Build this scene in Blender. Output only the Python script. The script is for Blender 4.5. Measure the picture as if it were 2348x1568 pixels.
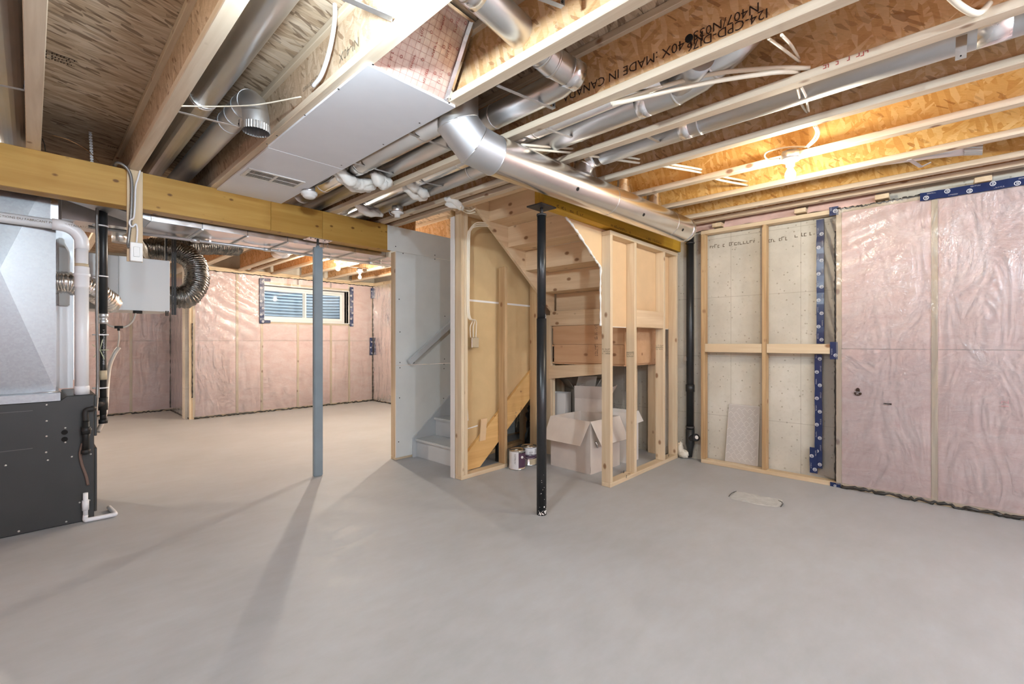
import bpy, bmesh, math, random
from mathutils import Vector, Matrix, Euler, noise as mnoise

for _o in list(bpy.data.objects):
    bpy.data.objects.remove(_o)
SC = bpy.context.scene
COL = SC.collection
random.seed(7)

# ------------------------------------------------------------------ camera
F_PX, CXP, CYP = 1037.0, 1174.0, 784.0
CAM_H = 1.25
YAW = math.atan2(1102.0, 976.0)            # angle between view axis and the joist direction
cam_d = bpy.data.cameras.new('camera')
cam = bpy.data.objects.new('camera', cam_d)
COL.objects.link(cam)
cam.location = (0, 0, CAM_H)
_fx, _fy = 1037.0 / math.hypot(976, 1037), 976.0 / math.hypot(976, 1037)
cam.rotation_euler = (math.pi / 2, 0, math.atan2(_fy, _fx) - math.pi / 2)
cam_d.sensor_width = 36.0
cam_d.lens = F_PX / 2348.0 * 36.0
cam_d.clip_start = 0.02
cam_d.clip_end = 100
SC.camera = cam

# ------------------------------------------------------------------ world, exposure
W = bpy.data.worlds.new('sky')
SC.world = W
W.use_nodes = True
_bg = W.node_tree.nodes['Background']
_bg.inputs[0].default_value = (0.82, 0.91, 1.0, 1)
_bg.inputs[1].default_value = 2.6
SC.view_settings.view_transform = 'Standard'
SC.view_settings.look = 'None'
SC.view_settings.exposure = 1.98
SC.view_settings.gamma = 1.0
SC.view_settings.use_curve_mapping = False
SC.cycles.max_bounces = 9
SC.cycles.diffuse_bounces = 6
SC.cycles.glossy_bounces = 4
SC.cycles.transparent_max_bounces = 10
SC.cycles.caustics_reflective = False
SC.cycles.caustics_refractive = False
SC.cycles.sample_clamp_indirect = 6.0

BULB_NEAR, BULB_TOP, BULB_FAR, FILL_BACK = 185.0, 400.0, 680.0, 620.0   # emission of each bare bulb; the last is for added fill bulbs


# ------------------------------------------------------------------ where a pixel's sight line meets a real plane of the room
def on(u, v, x=None, y=None, z=None):
    r, d, up = (u - CXP), F_PX, (CYP - v)
    dx = r * _fy + d * _fx
    dy = -r * _fx + d * _fy
    s = x / dx if x is not None else (y / dy if y is not None else (z - CAM_H) / up)
    return Vector((dx * s, dy * s, CAM_H + up * s))


# ------------------------------------------------------------------ geometry collector
class G:
    def __init__(s):
        s.v = []; s.f = []; s.sm = []

    def add(s, vs, fs, smooth=False):
        b = len(s.v)
        s.v.extend([Vector(p) for p in vs])
        for f in fs:
            s.f.append([b + i for i in f]); s.sm.append(smooth)
        return s

    def box(s, x0, x1, y0, y1, z0, z1):
        if x0 > x1: x0, x1 = x1, x0
        if y0 > y1: y0, y1 = y1, y0
        if z0 > z1: z0, z1 = z1, z0
        vs = [(x0, y0, z0), (x1, y0, z0), (x1, y1, z0), (x0, y1, z0), (x0, y0, z1), (x1, y0, z1), (x1, y1, z1), (x0, y1, z1)]
        return s.add(vs, [(0, 3, 2, 1), (4, 5, 6, 7), (0, 1, 5, 4), (1, 2, 6, 5), (2, 3, 7, 6), (3, 0, 4, 7)])

    def obox(s, c, ax, ay, az, hx, hy, hz):
        c, ax, ay, az = Vector(c), Vector(ax).normalized(), Vector(ay).normalized(), Vector(az).normalized()
        vs = [c + ax * hx * i + ay * hy * j + az * hz * k for k in (-1, 1) for (i, j) in ((-1, -1), (1, -1), (1, 1), (-1, 1))]
        return s.add(vs, [(0, 3, 2, 1), (4, 5, 6, 7), (0, 1, 5, 4), (1, 2, 6, 5), (2, 3, 7, 6), (3, 0, 4, 7)])

    def bar(s, p, q, w, t, up=(0, 0, 1)):
        """board from p to q, width w (sideways), thickness t (along up)"""
        p, q = Vector(p), Vector(q)
        a = (q - p)
        L = a.length; a.normalize()
        sd = a.cross(Vector(up)).normalized()
        u2 = sd.cross(a).normalized()
        return s.obox((p + q) / 2, a, sd, u2, L / 2, w / 2, t / 2)

    def prism(s, pts, off):
        off = Vector(off); n = len(pts)
        vs = [Vector(p) for p in pts] + [Vector(p) + off for p in pts]
        fs = [tuple(range(n))[::-1], tuple(range(n, 2 * n))] + [(i, (i + 1) % n, n + (i + 1) % n, n + i) for i in range(n)]
        return s.add(vs, fs)

    def tube(s, path, rad, seg=12, caps=True, flat=None, smooth=True):
        P = [Vector(p) for p in path]
        n = len(P)
        R = rad if isinstance(rad, (list, tuple)) else [rad] * n
        T = []
        for i in range(n):
            a = P[max(0, i - 1)]; b = P[min(n - 1, i + 1)]
            t = (b - a)
            T.append(t.normalized() if t.length > 1e-9 else (T[-1] if T else Vector((0, 0, 1))))
        ref = Vector((0, 0, 1)) if abs(T[0].z) < .9 else Vector((1, 0, 0))
        nrm = T[0].cross(ref).normalized()
        vs = []
        for i in range(n):
            if i:
                nrm = (nrm - T[i] * nrm.dot(T[i]))
                nrm = nrm.normalized() if nrm.length > 1e-6 else T[i].orthogonal().normalized()
            bn = T[i].cross(nrm)
            for k in range(seg):
                a = 2 * math.pi * k / seg
                c, d = math.cos(a), math.sin(a)
                if flat: d *= flat
                vs.append(P[i] + (nrm * c + bn * d) * R[i])
        fs = []
        for i in range(n - 1):
            for k in range(seg):
                k2 = (k + 1) % seg
                fs.append((i * seg + k, i * seg + k2, (i + 1) * seg + k2, (i + 1) * seg + k))
        b = len(s.v)
        s.add(vs, fs, smooth)
        if caps:
            s.f.append([b + k for k in range(seg)][::-1]); s.sm.append(False)
            s.f.append([b + (n - 1) * seg + k for k in range(seg)]); s.sm.append(False)
        return s

    def cyl(s, p, q, r, seg=16, r2=None):
        return s.tube([p, q], [r, r if r2 is None else r2], seg)

    def lathe(s, c, prof, seg=20, axis=(0, 0, 1)):
        """prof = [(radius, height)...] around axis through c"""
        ax = Vector(axis).normalized(); c = Vector(c)
        e1 = ax.orthogonal().normalized(); e2 = ax.cross(e1)
        vs = []
        for r, h in prof:
            for k in range(seg):
                a = 2 * math.pi * k / seg
                vs.append(c + ax * h + (e1 * math.cos(a) + e2 * math.sin(a)) * max(r, 1e-4))
        fs = []
        for i in range(len(prof) - 1):
            for k in range(seg):
                k2 = (k + 1) % seg
                fs.append((i * seg + k, i * seg + k2, (i + 1) * seg + k2, (i + 1) * seg + k))
        b = len(s.v)
        s.add(vs, fs, True)
        s.f.append([b + k for k in range(seg)][::-1]); s.sm.append(False)
        s.f.append([b + (len(prof) - 1) * seg + k for k in range(seg)]); s.sm.append(False)
        return s

    def grid(s, fn, nu, nv, smooth=True, skip=None):
        vs = [fn(i / nu, j / nv) for j in range(nv + 1) for i in range(nu + 1)]
        fs = []
        for j in range(nv):
            for i in range(nu):
                if skip and skip((i + .5) / nu, (j + .5) / nv): continue
                a = j * (nu + 1) + i
                fs.append((a, a + 1, a + nu + 2, a + nu + 1))
        return s.add(vs, fs, smooth)

    def disc(s, c, nrm, r, seg=12, t=0.0008, sx=1.0):
        nrm = Vector(nrm).normalized()
        c = Vector(c)
        return s.cyl(c - nrm * t, c + nrm * t, r, seg)


def obj(name, g, mat, parent=None, bevel=0.0, origin=None, segs=1, recalc=True, label=None, kind=None):
    """link the collected shape as ONE mesh object; its vertices are given in world coordinates"""
    me = bpy.data.meshes.new(name)
    if origin is None:
        if parent is not None:
            origin = parent['_o'] if '_o' in parent else (0, 0, 0)
        else:
            xs = [p.x for p in g.v]; ys = [p.y for p in g.v]; zs = [p.z for p in g.v]
            origin = ((min(xs) + max(xs)) / 2, (min(ys) + max(ys)) / 2, min(zs))
    O = Vector(origin)
    me.from_pydata([p - O for p in g.v], [], g.f)
    me.polygons.foreach_set('use_smooth', g.sm)
    if bevel or recalc:
        bm = bmesh.new(); bm.from_mesh(me)
        if recalc: bmesh.ops.recalc_face_normals(bm, faces=bm.faces)
        if bevel:
            bmesh.ops.bevel(bm, geom=[e for e in bm.edges if len(e.link_faces) == 2 and e.calc_face_angle(0) > .5],
                            offset=bevel, segments=segs, affect='EDGES', clamp_overlap=True)
        bm.to_mesh(me); bm.free()
    me.update()
    me.materials.append(mat)
    o = bpy.data.objects.new(name, me)
    COL.objects.link(o)
    if parent is not None:
        o.parent = parent                     # parent sits at its own origin; the mesh is stored relative to it
        po = Vector(parent['_o']) if '_o' in parent else Vector((0, 0, 0))
        o.location = O - po
    else:
        o.location = O
    o['_o'] = tuple(O)
    if label: o['label'] = label
    if kind: o['kind'] = kind
    return o


def thing(name, label, cat, loc, group=None):
    o = bpy.data.objects.new(name, None)
    o.empty_display_size = .1
    COL.objects.link(o)
    o.location = loc; o['_o'] = tuple(loc)
    o['label'] = label; o['category'] = cat
    if group: o['group'] = group
    return o


def tag(o, label, cat, group=None):
    o['label'] = label; o['category'] = cat
    if group: o['group'] = group
    return o


def struct(name, g=None, mat=None, loc=(0, 0, 0), **k):
    if g is None:
        o = bpy.data.objects.new(name, None); COL.objects.link(o); o.location = loc; o['_o'] = tuple(loc)
    else:
        o = obj(name, g, mat, **k)
    o['kind'] = 'structure'
    return o


def spline(pts, n=8):
    P = [Vector(p) for p in pts]
    if len(P) < 3: return P
    out = []
    for i in range(len(P) - 1):
        p0 = P[i - 1] if i else P[0] * 2 - P[1]
        p1, p2 = P[i], P[i + 1]
        p3 = P[i + 2] if i + 2 < len(P) else P[-1] * 2 - P[-2]
        for k in range(n):
            t = k / n
            out.append(.5 * ((2 * p1) + (-p0 + p2) * t + (2 * p0 - 5 * p1 + 4 * p2 - p3) * t * t + (-p0 + 3 * p1 - 3 * p2 + p3) * t ** 3))
    out.append(P[-1])
    return out


def fbm(p, sc=1.0, oct=3):
    p = Vector(p) * sc
    a = 0; w = 1
    for _ in range(oct):
        a += w * mnoise.noise(p); p = p * 2.03 + Vector((3.1, 1.7, 5.3)); w *= .5
    return a


def text_geo(s, size, origin, xd, yd, thick=.0006, align='LEFT', spacing=1.0):
    """lettering as a thin mesh lying on a surface"""
    cu = bpy.data.curves.new('lettering', 'FONT')
    cu.body = s; cu.size = size; cu.align_x = align; cu.resolution_u = 2
    cu.space_character = spacing
    to = bpy.data.objects.new('lettering', cu)
    COL.objects.link(to)
    dg = bpy.context.evaluated_depsgraph_get()
    dg.update()
    me = bpy.data.meshes.new_from_object(to.evaluated_get(dg))
    xd, yd = Vector(xd).normalized(), Vector(yd).normalized()
    zd = xd.cross(yd)
    O = Vector(origin)
    g = G()
    vs = [O + xd * v.co.x + yd * v.co.y + zd * thick for v in me.vertices]
    g.add(vs, [tuple(p.vertices) for p in me.polygons])
    bpy.data.objects.remove(to); bpy.data.curves.remove(cu); bpy.data.meshes.remove(me)
    return g


def marks(g, origin, xd, yd, w, h, rows, seed=1, thick=.0006, dens=.75):
    """illegible small print: rows of little strokes"""
    rr = random.Random(seed)
    xd, yd = Vector(xd).normalized(), Vector(yd).normalized()
    zd = xd.cross(yd); O = Vector(origin)
    rh = h / rows
    for r in range(rows):
        x = 0
        while x < w:
            cw = rr.uniform(.35, .7) * rh
            if rr.random() < dens:
                hh = rr.uniform(.45, .75) * rh
                y0 = r * rh + rr.uniform(0, .1) * rh
                st = max(.12 * rh, .0008)
                k = rr.randint(0, 2)
                rects = [(x, x + st, y0, y0 + hh)]
                if k != 1: rects.append((x, x + cw * .8, y0 + hh - st, y0 + hh))
                if k != 0: rects.append((x, x + cw * .8, y0, y0 + st))
                for a, b, c, d in rects:
                    g.add([O + xd * a + yd * c + zd * thick, O + xd * b + yd * c + zd * thick, O + xd * b + yd * d + zd * thick, O + xd * a + yd * d + zd * thick], [(0, 1, 2, 3)])
            x += cw
    return g
# ------------------------------------------------------------------ materials (all procedural)
def srgb(r, g, b):
    f = lambda c: (c / 255 / 12.92) if c / 255 <= .04045 else ((c / 255 + .055) / 1.055) ** 2.4
    return (f(r), f(g), f(b), 1.0)


class MT:
    def __init__(s, name):
        s.m = bpy.data.materials.new(name); s.m.use_nodes = True
        s.t = s.m.node_tree
        s.b = s.t.nodes['Principled BSDF']
        s.out = s.t.nodes['Material Output']

    def n(s, typ, ins=None, **props):
        nd = s.t.nodes.new(typ)
        for k, v in props.items(): setattr(nd, k, v)
        for k, v in (ins or {}).items():
            s.set(nd.inputs[k], v)
        return nd

    def set(s, sock, v):
        if isinstance(v, bpy.types.NodeSocket): s.t.links.new(v, sock)
        else: sock.default_value = v

    def p(s, **k):
        for a, v in k.items(): s.set(s.b.inputs[a.replace('_', ' ')], v)

    def coords(s, scale=(1, 1, 1), rot=(0, 0, 0), rnd=True, kind='Object', tex=False):
        tc = s.n('ShaderNodeTexCoord')
        v = tc.outputs[kind]
        if rnd:
            oi = s.n('ShaderNodeObjectInfo')
            mul = s.n('ShaderNodeMath', {0: oi.outputs['Random'], 1: 37.0}, operation='MULTIPLY')
            ad = s.n('ShaderNodeVectorMath', {0: v, 1: mul.outputs[0]}, operation='ADD')
            v = ad.outputs[0]
        if tex: mp = s.n('ShaderNodeMapping', {'Vector': v, 'Scale': tuple(1 / k for k in scale), 'Rotation': rot}, vector_type='TEXTURE')
        else: mp = s.n('ShaderNodeMapping', {'Vector': v, 'Scale': scale, 'Rotation': rot})
        return mp.outputs[0]

    def noise(s, vec, scale=5, detail=4, rough=.55, dist=0.0):
        return s.n('ShaderNodeTexNoise', {'Vector': vec, 'Scale': scale, 'Detail': detail, 'Roughness': rough, 'Distortion': dist}).outputs[0]

    def ramp(s, fac, stops, interp='LINEAR'):
        r = s.n('ShaderNodeValToRGB', {'Fac': fac})
        cr = r.color_ramp; cr.interpolation = interp
        while len(cr.elements) < len(stops): cr.elements.new(.5)
        for e, (pos, c) in zip(cr.elements, stops):
            e.position = pos; e.color = c if len(c) == 4 else (*c, 1)
        return r.outputs[0]

    def mix(s, fac, a, b, blend='MIX'):
        m = s.n('ShaderNodeMix', data_type='RGBA', blend_type=blend)
        s.set(m.inputs[0], fac); s.set(m.inputs[6], a); s.set(m.inputs[7], b)
        return m.outputs[2]

    def math(s, op, a, b=0.0):
        return s.n('ShaderNodeMath', {0: a, 1: b}, operation=op).outputs[0]

    def bump(s, h, strength=.3, dist=.01):
        return s.n('ShaderNodeBump', {'Height': h, 'Strength': strength, 'Distance': dist}).outputs[0]


def plain(name, col, rough=.5, metal=0.0, spec=.5, var=0.0, vs=6.0, bump=0.0, bs=60.0):
    m = MT(name)
    c = col
    if var:
        v = m.coords()
        f = m.noise(v, vs, 5)
        d = tuple(max(0, x * (1 - var)) for x in col[:3]) + (1,)
        l = tuple(min(1, x * (1 + var)) for x in col[:3]) + (1,)
        c = m.ramp(f, [(.3, d), (.7, l)])
    m.p(Base_Color=c, Roughness=rough, Metallic=metal)
    m.b.inputs['Specular IOR Level'].default_value = spec
    if bump:
        m.p(Normal=m.bump(m.noise(m.coords(), bs, 4), bump, .004))
    return m.m


def wood(name, axis, light, dark, knot=None, knots=True, rough=.62, kthr=.12, kscale=1.0, fine=1.0, flat=None):
    m = MT(name)
    a, c = 1.1, 22.0 * fine
    sc = [c, c, c]; sc[axis] = a
    v = m.coords(tuple(sc))
    g1 = m.noise(v, 1.0, 6, .6, .4)
    sc2 = [3.5, 3.5, 3.5]; sc2[axis] = .5
    g2 = m.noise(m.coords(tuple(sc2)), 1.0, 3, .5)
    mid = tuple((x + y) / 2 for x, y in zip(light[:3], dark[:3])) + (1,)
    col = m.ramp(g1, [(.28, dark), (.5, mid), (.66, light)])
    col = m.mix(m.ramp(g2, [(.35, (0, 0, 0, 1)), (.7, (.55, .55, .55, 1))]), col, light)
    if knots:
        ks = [8.0 * kscale] * 3; ks[axis] = 5.0 * kscale
        if flat is not None: ks[flat] = .02
        vo = m.n('ShaderNodeTexVoronoi', {'Vector': m.coords(tuple(ks)), 'Scale': 1.0, 'Randomness': 1.0})
        sep = m.n('ShaderNodeSeparateColor', {0: vo.outputs['Color']})
        gate = m.ramp(sep.outputs[0], [(.42, (0, 0, 0, 1)), (.44, (1, 1, 1, 1))])
        kk = m.ramp(vo.outputs['Distance'], [(kthr * .7, (.85, .85, .85, 1)), (kthr, (.5, .5, .5, 1)), (kthr * 1.35, (0, 0, 0, 1))])
        f = m.math('MULTIPLY', kk, gate)
        col = m.mix(f, col, knot or srgb(132, 88, 56))
    m.p(Base_Color=col, Roughness=rough, Normal=m.bump(g1, .15, .003))
    m.b.inputs['Specular IOR Level'].default_value = .3
    return m.m


def osb(name, tones, dark, rots, scale=(5, 26, 26), darkness=.12, rough=.75, gap=.80):
    m = MT(name)
    layers = []
    for r in rots:
        vo = m.n('ShaderNodeTexVoronoi', {'Vector': m.coords(scale, r, tex=True), 'Scale': 1.0, 'Randomness': 1.0})
        sep = m.n('ShaderNodeSeparateColor', {0: vo.outputs['Color']})
        st = [(i / (len(tones) - 1) * .9 + .05, t) for i, t in enumerate(tones)]
        layers.append((m.ramp(sep.outputs[0], st), sep.outputs[1]))
    col = layers[0][0]
    for c, g in layers[1:]:
        col = m.mix(m.ramp(g, [(.48, (0, 0, 0, 1)), (.52, (1, 1, 1, 1))]), col, c)
    # dark slivers and gaps between the strands
    sc2 = (scale[0] * 1.5, scale[1] * 1.9, scale[2] * 1.9)
    vo = m.n('ShaderNodeTexVoronoi', {'Vector': m.coords(sc2, (rots[0][0] + .35, rots[0][1] + .2, rots[0][2] + .3), tex=True), 'Scale': 1.0})
    sep = m.n('ShaderNodeSeparateColor', {0: vo.outputs['Color']})
    col = m.mix(m.ramp(sep.outputs[2], [(gap, (0, 0, 0, 1)), (gap + .12, (.8, .8, .8, 1))]), col, dark)
    grain = m.noise(m.coords((scale[0] * 1.5, scale[1] * 4, scale[2] * 4), rots[0], tex=True), 1.0, 4, .6)
    col = m.mix(darkness, col, m.ramp(grain, [(.3, dark), (.7, tones[-1])]))
    m.p(Base_Color=col, Roughness=rough, Normal=m.bump(grain, .3, .003))
    m.b.inputs['Specular IOR Level'].default_value = .25
    return m.m


def galv(name, base=(.74, .75, .75), rough=.30, spangle=45, var=.05, rv=.05):
    m = MT(name)
    v = m.coords()
    vo = m.n('ShaderNodeTexVoronoi', {'Vector': v, 'Scale': spangle})
    sep = m.n('ShaderNodeSeparateColor', {0: vo.outputs['Color']})
    f = m.math('ADD', m.math('MULTIPLY', sep.outputs[0], .6), m.math('MULTIPLY', m.noise(v, 5, 4), .4))
    d = tuple(x * (1 - var) for x in base) + (1,); l = tuple(min(1, x * (1 + var)) for x in base) + (1,)
    m.p(Base_Color=m.ramp(f, [(.25, d), (.75, l)]), Metallic=1.0,
        Roughness=m.n('ShaderNodeMapRange', {0: f, 3: rough - rv, 4: rough + rv}).outputs[0],
        Normal=m.bump(m.noise(v, 2.5, 1), .04, .01))
    return m.m


# lumber
PINE_L, PINE_D = srgb(224, 206, 176), srgb(200, 172, 134)
WX = wood('pine_along_x', 0, PINE_L, PINE_D)
WY = wood('pine_along_y', 1, PINE_L, PINE_D)
WZ = wood('pine_along_z', 2, PINE_L, PINE_D)
FLY = wood('flange_pine', 1, srgb(228, 214, 192), srgb(194, 172, 144))
OLDZ = wood('weathered_stud', 2, srgb(205, 176, 135), srgb(160, 122, 80))
STAIRY = wood('stair_pine', 1, srgb(230, 206, 172), srgb(208, 178, 140))
STAIRX = wood('stair_pine_x', 0, srgb(230, 206, 172), srgb(208, 178, 140))
PLYR = wood('plywood_reddish', 1, srgb(212, 174, 136), srgb(194, 150, 112), fine=.6)
BEAM = wood('beam_lvl', 0, srgb(192, 154, 80), srgb(168, 126, 54), knot=srgb(96, 58, 26), kthr=.15, kscale=1.9, rough=.5, fine=.8, flat=1)
LVL = wood('lvl_yellow', 0, srgb(216, 172, 62), srgb(188, 142, 40), knots=False, rough=.55)
LSL = wood('stringer_lsl', 0, srgb(226, 186, 124), srgb(206, 160, 98), knots=True, kthr=.09)
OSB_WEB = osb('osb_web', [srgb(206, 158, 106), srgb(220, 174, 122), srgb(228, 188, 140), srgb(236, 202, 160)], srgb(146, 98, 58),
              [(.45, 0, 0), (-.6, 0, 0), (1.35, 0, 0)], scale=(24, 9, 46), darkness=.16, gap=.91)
OSB_WARMLIT = osb('osb_web_gold', [srgb(206, 156, 84), srgb(216, 170, 98), srgb(226, 186, 116), srgb(234, 202, 140)], srgb(160, 106, 46),
               [(.45, 0, 0), (-.6, 0, 0), (1.35, 0, 0)], scale=(24, 9, 46), darkness=.14, gap=.92)  # same web board, with the near bulb's warm light put into its colour
OSB_COOLLIT = osb('osb_web_pale', [srgb(196, 170, 140), srgb(208, 182, 152), srgb(216, 192, 164), srgb(226, 206, 180)], srgb(140, 108, 80),
               [(.45, 0, 0), (-.6, 0, 0), (1.35, 0, 0)], scale=(24, 9, 46), darkness=.14, gap=.91)  # same web board, greyed to paint in the cool light at left
OSB_SUB = osb('osb_subfloor', [srgb(182, 158, 130), srgb(202, 180, 152), srgb(216, 196, 170), srgb(226, 210, 188)], srgb(110, 84, 62),
              [(0, 0, .10), (0, 0, -.22), (0, .0, .32)], scale=(5, 30, 30), darkness=.26, gap=.78)

# metals
def softmetal(name, base, rough):
    m = MT(name)
    f = m.noise(m.coords(), 3, 3)
    d = tuple(x * .95 for x in base) + (1,); l = tuple(min(1, x * 1.05) for x in base) + (1,)
    m.p(Base_Color=m.ramp(f, [(.3, d), (.7, l)]), Metallic=1.0, Roughness=rough)
    return m.m
GALV = softmetal('galvanized_duct', (.74, .75, .75), .34)
GALV_SOFT = galv('galvanized_plenum', (.52, .54, .56), .40, spangle=70)
PLEN = galv('plenum_sheet', (.36, .38, .40), .40, spangle=80)
GALV_DULL = softmetal('galvanized_dull', (.64, .66, .68), .48)
GALV_BRIGHT = softmetal('bright_duct', (.88, .87, .85), .25)
STRAP = galv('strap_metal', (.55, .55, .56), .45)
FOIL = galv('foil_tape', (.86, .86, .87), .26, spangle=18, var=.04, rv=.06)
STEELBLUE = plain('grey_painted_steel', srgb(134, 148, 156), .45, var=.08)
STEELBLK = plain('black_painted_steel', srgb(30, 31, 33), .32, var=.2)
BLACKPIPE = plain('black_pipe', srgb(38, 40, 42), .38, var=.15)
IRON = plain('black_iron', srgb(48, 47, 46), .5, metal=.4, var=.2)
PLATE = plain('dark_plate', srgb(72, 70, 70), .5, metal=.3)

# masonry, boards, paint
def mk_concrete():
    m = MT('poured_concrete')
    v = m.coords(rnd=False)
    a = m.noise(v, 2.2, 6, .6); b = m.noise(v, 30, 4, .6)
    col = m.ramp(a, [(.3, srgb(192, 187, 174)), (.55, srgb(208, 203, 190)), (.75, srgb(220, 216, 206))])
    vo = m.n('ShaderNodeTexVoronoi', {'Vector': m.coords((1, 1, 1), rnd=False), 'Scale': 26.0})
    sep = m.n('ShaderNodeSeparateColor', {0: vo.outputs['Color']})
    hole = m.math('MULTIPLY', m.ramp(vo.outputs['Distance'], [(.10, (1, 1, 1, 1)), (.22, (0, 0, 0, 1))]), m.ramp(sep.outputs[0], [(.55, (0, 0, 0, 1)), (.8, (.7, .7, .7, 1))]))
    col = m.mix(hole, col, srgb(150, 138, 118))
    col = m.mix(m.ramp(b, [(.55, (0, 0, 0, 1)), (.8, (.4, .4, .4, 1))]), col, srgb(176, 166, 148))
    # form-board seams: thin darker lines
    sp = m.n('ShaderNodeSeparateXYZ', {0: m.n('ShaderNodeTexCoord').outputs['Object']})
    for sock, period, ph in ((2, .61, .12), (1, .61, .30)):
        fr = m.math('FRACT', m.math('MULTIPLY', m.math('ADD', sp.outputs[sock], ph), 1 / period))
        ln = m.math('LESS_THAN', fr, .008)
        col = m.mix(m.math('MULTIPLY', ln, .45), col, srgb(140, 130, 112))
    h = m.math('SUBTRACT', m.math('MULTIPLY', b, .4), hole)
    m.p(Base_Color=col, Roughness=.85, Normal=m.bump(h, .35, .006))
    return m.m
CONC = mk_concrete()


def mk_floor():
    m = MT('grey_floor_paint')
    v = m.coords(rnd=False)
    a = m.noise(v, 1.1, 6, .6); b = m.noise(m.coords((1, 2.2, 1), (0, 0, .5), rnd=False), 5, 6, .65)
    c = m.noise(v, 60, 3)
    col = m.ramp(m.math('ADD', m.math('MULTIPLY', a, .55), m.math('MULTIPLY', b, .45)),
                 [(.36, srgb(170, 171, 171)), (.5, srgb(178, 179, 180)), (.64, srgb(185, 187, 189))])
    sc = m.noise(m.coords((1.3, .7, 1), (0, 0, .9), rnd=False), 14, 5, .7, 1.2)
    col = m.mix(m.ramp(sc, [(.66, (0, 0, 0, 1)), (.78, (.35, .35, .35, 1))]), col, srgb(156, 155, 153))
    m.p(Base_Color=col, Roughness=m.n('ShaderNodeMapRange', {0: b, 1: .3, 2: .7, 3: .46, 4: .62}).outputs[0],
        Normal=m.bump(m.math('ADD', m.math('MULTIPLY', c, .15), a), .06, .02))
    m.b.inputs['Specular IOR Level'].default_value = .5
    return m.m
FLOOR = mk_floor()


def mk_pink():
    m = MT('pink_fiberglass')
    v = m.coords()
    a = m.noise(m.coords((1, 1, 2.2)), 4, 6, .65, .6); b = m.noise(v, 38, 4, .7)
    col = m.ramp(a, [(.28, srgb(232, 186, 180)), (.48, srgb(244, 208, 202)), (.7, srgb(250, 224, 219))])
    col = m.mix(.25, col, m.ramp(b, [(.3, srgb(222, 186, 178)), (.7, srgb(249, 234, 229))]))
    st = m.noise(m.coords((1, 1, 3)), 7, 5, .7, 1.5)
    col = m.mix(m.ramp(st, [(.62, (0, 0, 0, 1)), (.74, (.5, .5, .5, 1))]), col, srgb(212, 166, 156))
    m.p(Base_Color=col, Roughness=.95, Normal=m.bump(m.math('ADD', a, m.math('MULTIPLY', b, .3)), .5, .02))
    m.b.inputs['Specular IOR Level'].default_value = .05
    return m.m
PINK = mk_pink()


def mk_poly():
    """clear vapour-barrier film: mostly see-through, a thin milky veil and a glossy skin"""
    m = MT('clear_poly_film')
    v = m.coords((1, 1, 1), rnd=False)
    wr = m.noise(m.coords((2.2, 2.2, .8), (.5, .5, 0), rnd=False), 2.2, 5, .6, 1.8)
    nrm = m.bump(wr, .55, .05)
    tr = m.n('ShaderNodeBsdfTransparent')
    gl = m.n('ShaderNodeBsdfGlossy', {'Color': (1, 1, 1, 1), 'Roughness': .16, 'Normal': nrm})
    df = m.n('ShaderNodeBsdfDiffuse', {'Color': (.95, .93, .93, 1)})
    fr = m.n('ShaderNodeFresnel', {'IOR': 1.45, 'Normal': nrm})
    m1 = m.n('ShaderNodeMixShader', {0: .14, 1: tr.outputs[0], 2: df.outputs[0]})
    m2 = m.n('ShaderNodeMixShader', {0: fr.outputs[0], 1: m1.outputs[0], 2: gl.outputs[0]})
    m.t.links.new(m2.outputs[0], m.out.inputs[0])
    return m.m
POLY = mk_poly()

DRYW = plain('drywall_grey', srgb(230, 234, 231), .8, var=.03, spec=.2)
DRYC = plain('drywall_ceiling_white', srgb(234, 237, 243), .8, var=.02, spec=.2)
DRYB = plain('drywall_paper_brown', srgb(208, 180, 134), .85, var=.05, spec=.15)
DRYP = plain('drywall_paper_tan', srgb(222, 192, 152), .85, var=.04, spec=.15)
PLASTER = plain('white_plaster_edge', srgb(238, 234, 228), .85)
STAIRW = plain('stair_grey_paint', srgb(206, 211, 213), .5, var=.02)
SKIRT = plain('skirt_paint', srgb(196, 202, 205), .5)
WHITEP = plain('white_plastic', srgb(238, 238, 236), .4)
WHITEM = plain('white_enamel', srgb(226, 226, 224), .35)
PVC = plain('white_pvc', srgb(236, 238, 242), .32)
CABLE = plain('cable_sheath', srgb(242, 232, 212), .42)
CABLEG = plain('armoured_cable', srgb(140, 138, 136), .4, metal=.6)
BLACKR = plain('black_rubber', srgb(28, 27, 26), .55)
INK = plain('black_ink', srgb(52, 32, 20), .8)
INKG = plain('faded_ink', srgb(120, 108, 90), .9)
INKR = plain('red_ink', srgb(176, 70, 60), .8)
INKLR = plain('pale_red_ink', srgb(200, 140, 128), .8)
SEAL = plain('black_sealant', srgb(48, 44, 40), .3, var=.3)
TAPE = plain('blue_tape', srgb(26, 42, 86), .25, var=.1)
TAPEW = plain('tape_white_print', srgb(214, 216, 222), .4)
FURN = plain('furnace_charcoal', srgb(58, 60, 60), .42, metal=.2, var=.06)
FURN2 = plain('furnace_line', srgb(92, 92, 90), .5)
SCREW = plain('screw_head', srgb(205, 205, 200), .3, metal=.7)
CARD = plain('cardboard', srgb(212, 202, 192), .85, var=.05, spec=.1)
CARDIN = plain('cardboard_inside', srgb(196, 166, 128), .85, var=.05, spec=.1)
CARDW = plain('white_carton', srgb(232, 228, 222), .6)
CARDG = plain('grey_carton', srgb(176, 172, 160), .8)
PURPLE = plain('purple_label', srgb(84, 58, 80), .4, var=.1)
LABELW = plain('white_label', srgb(226, 226, 228), .45)
BEIGE = plain('beige_label', srgb(196, 180, 150), .5, var=.1)
TIN = galv('tin_can', (.80, .79, .76), .25, spangle=20, var=.04)
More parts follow.
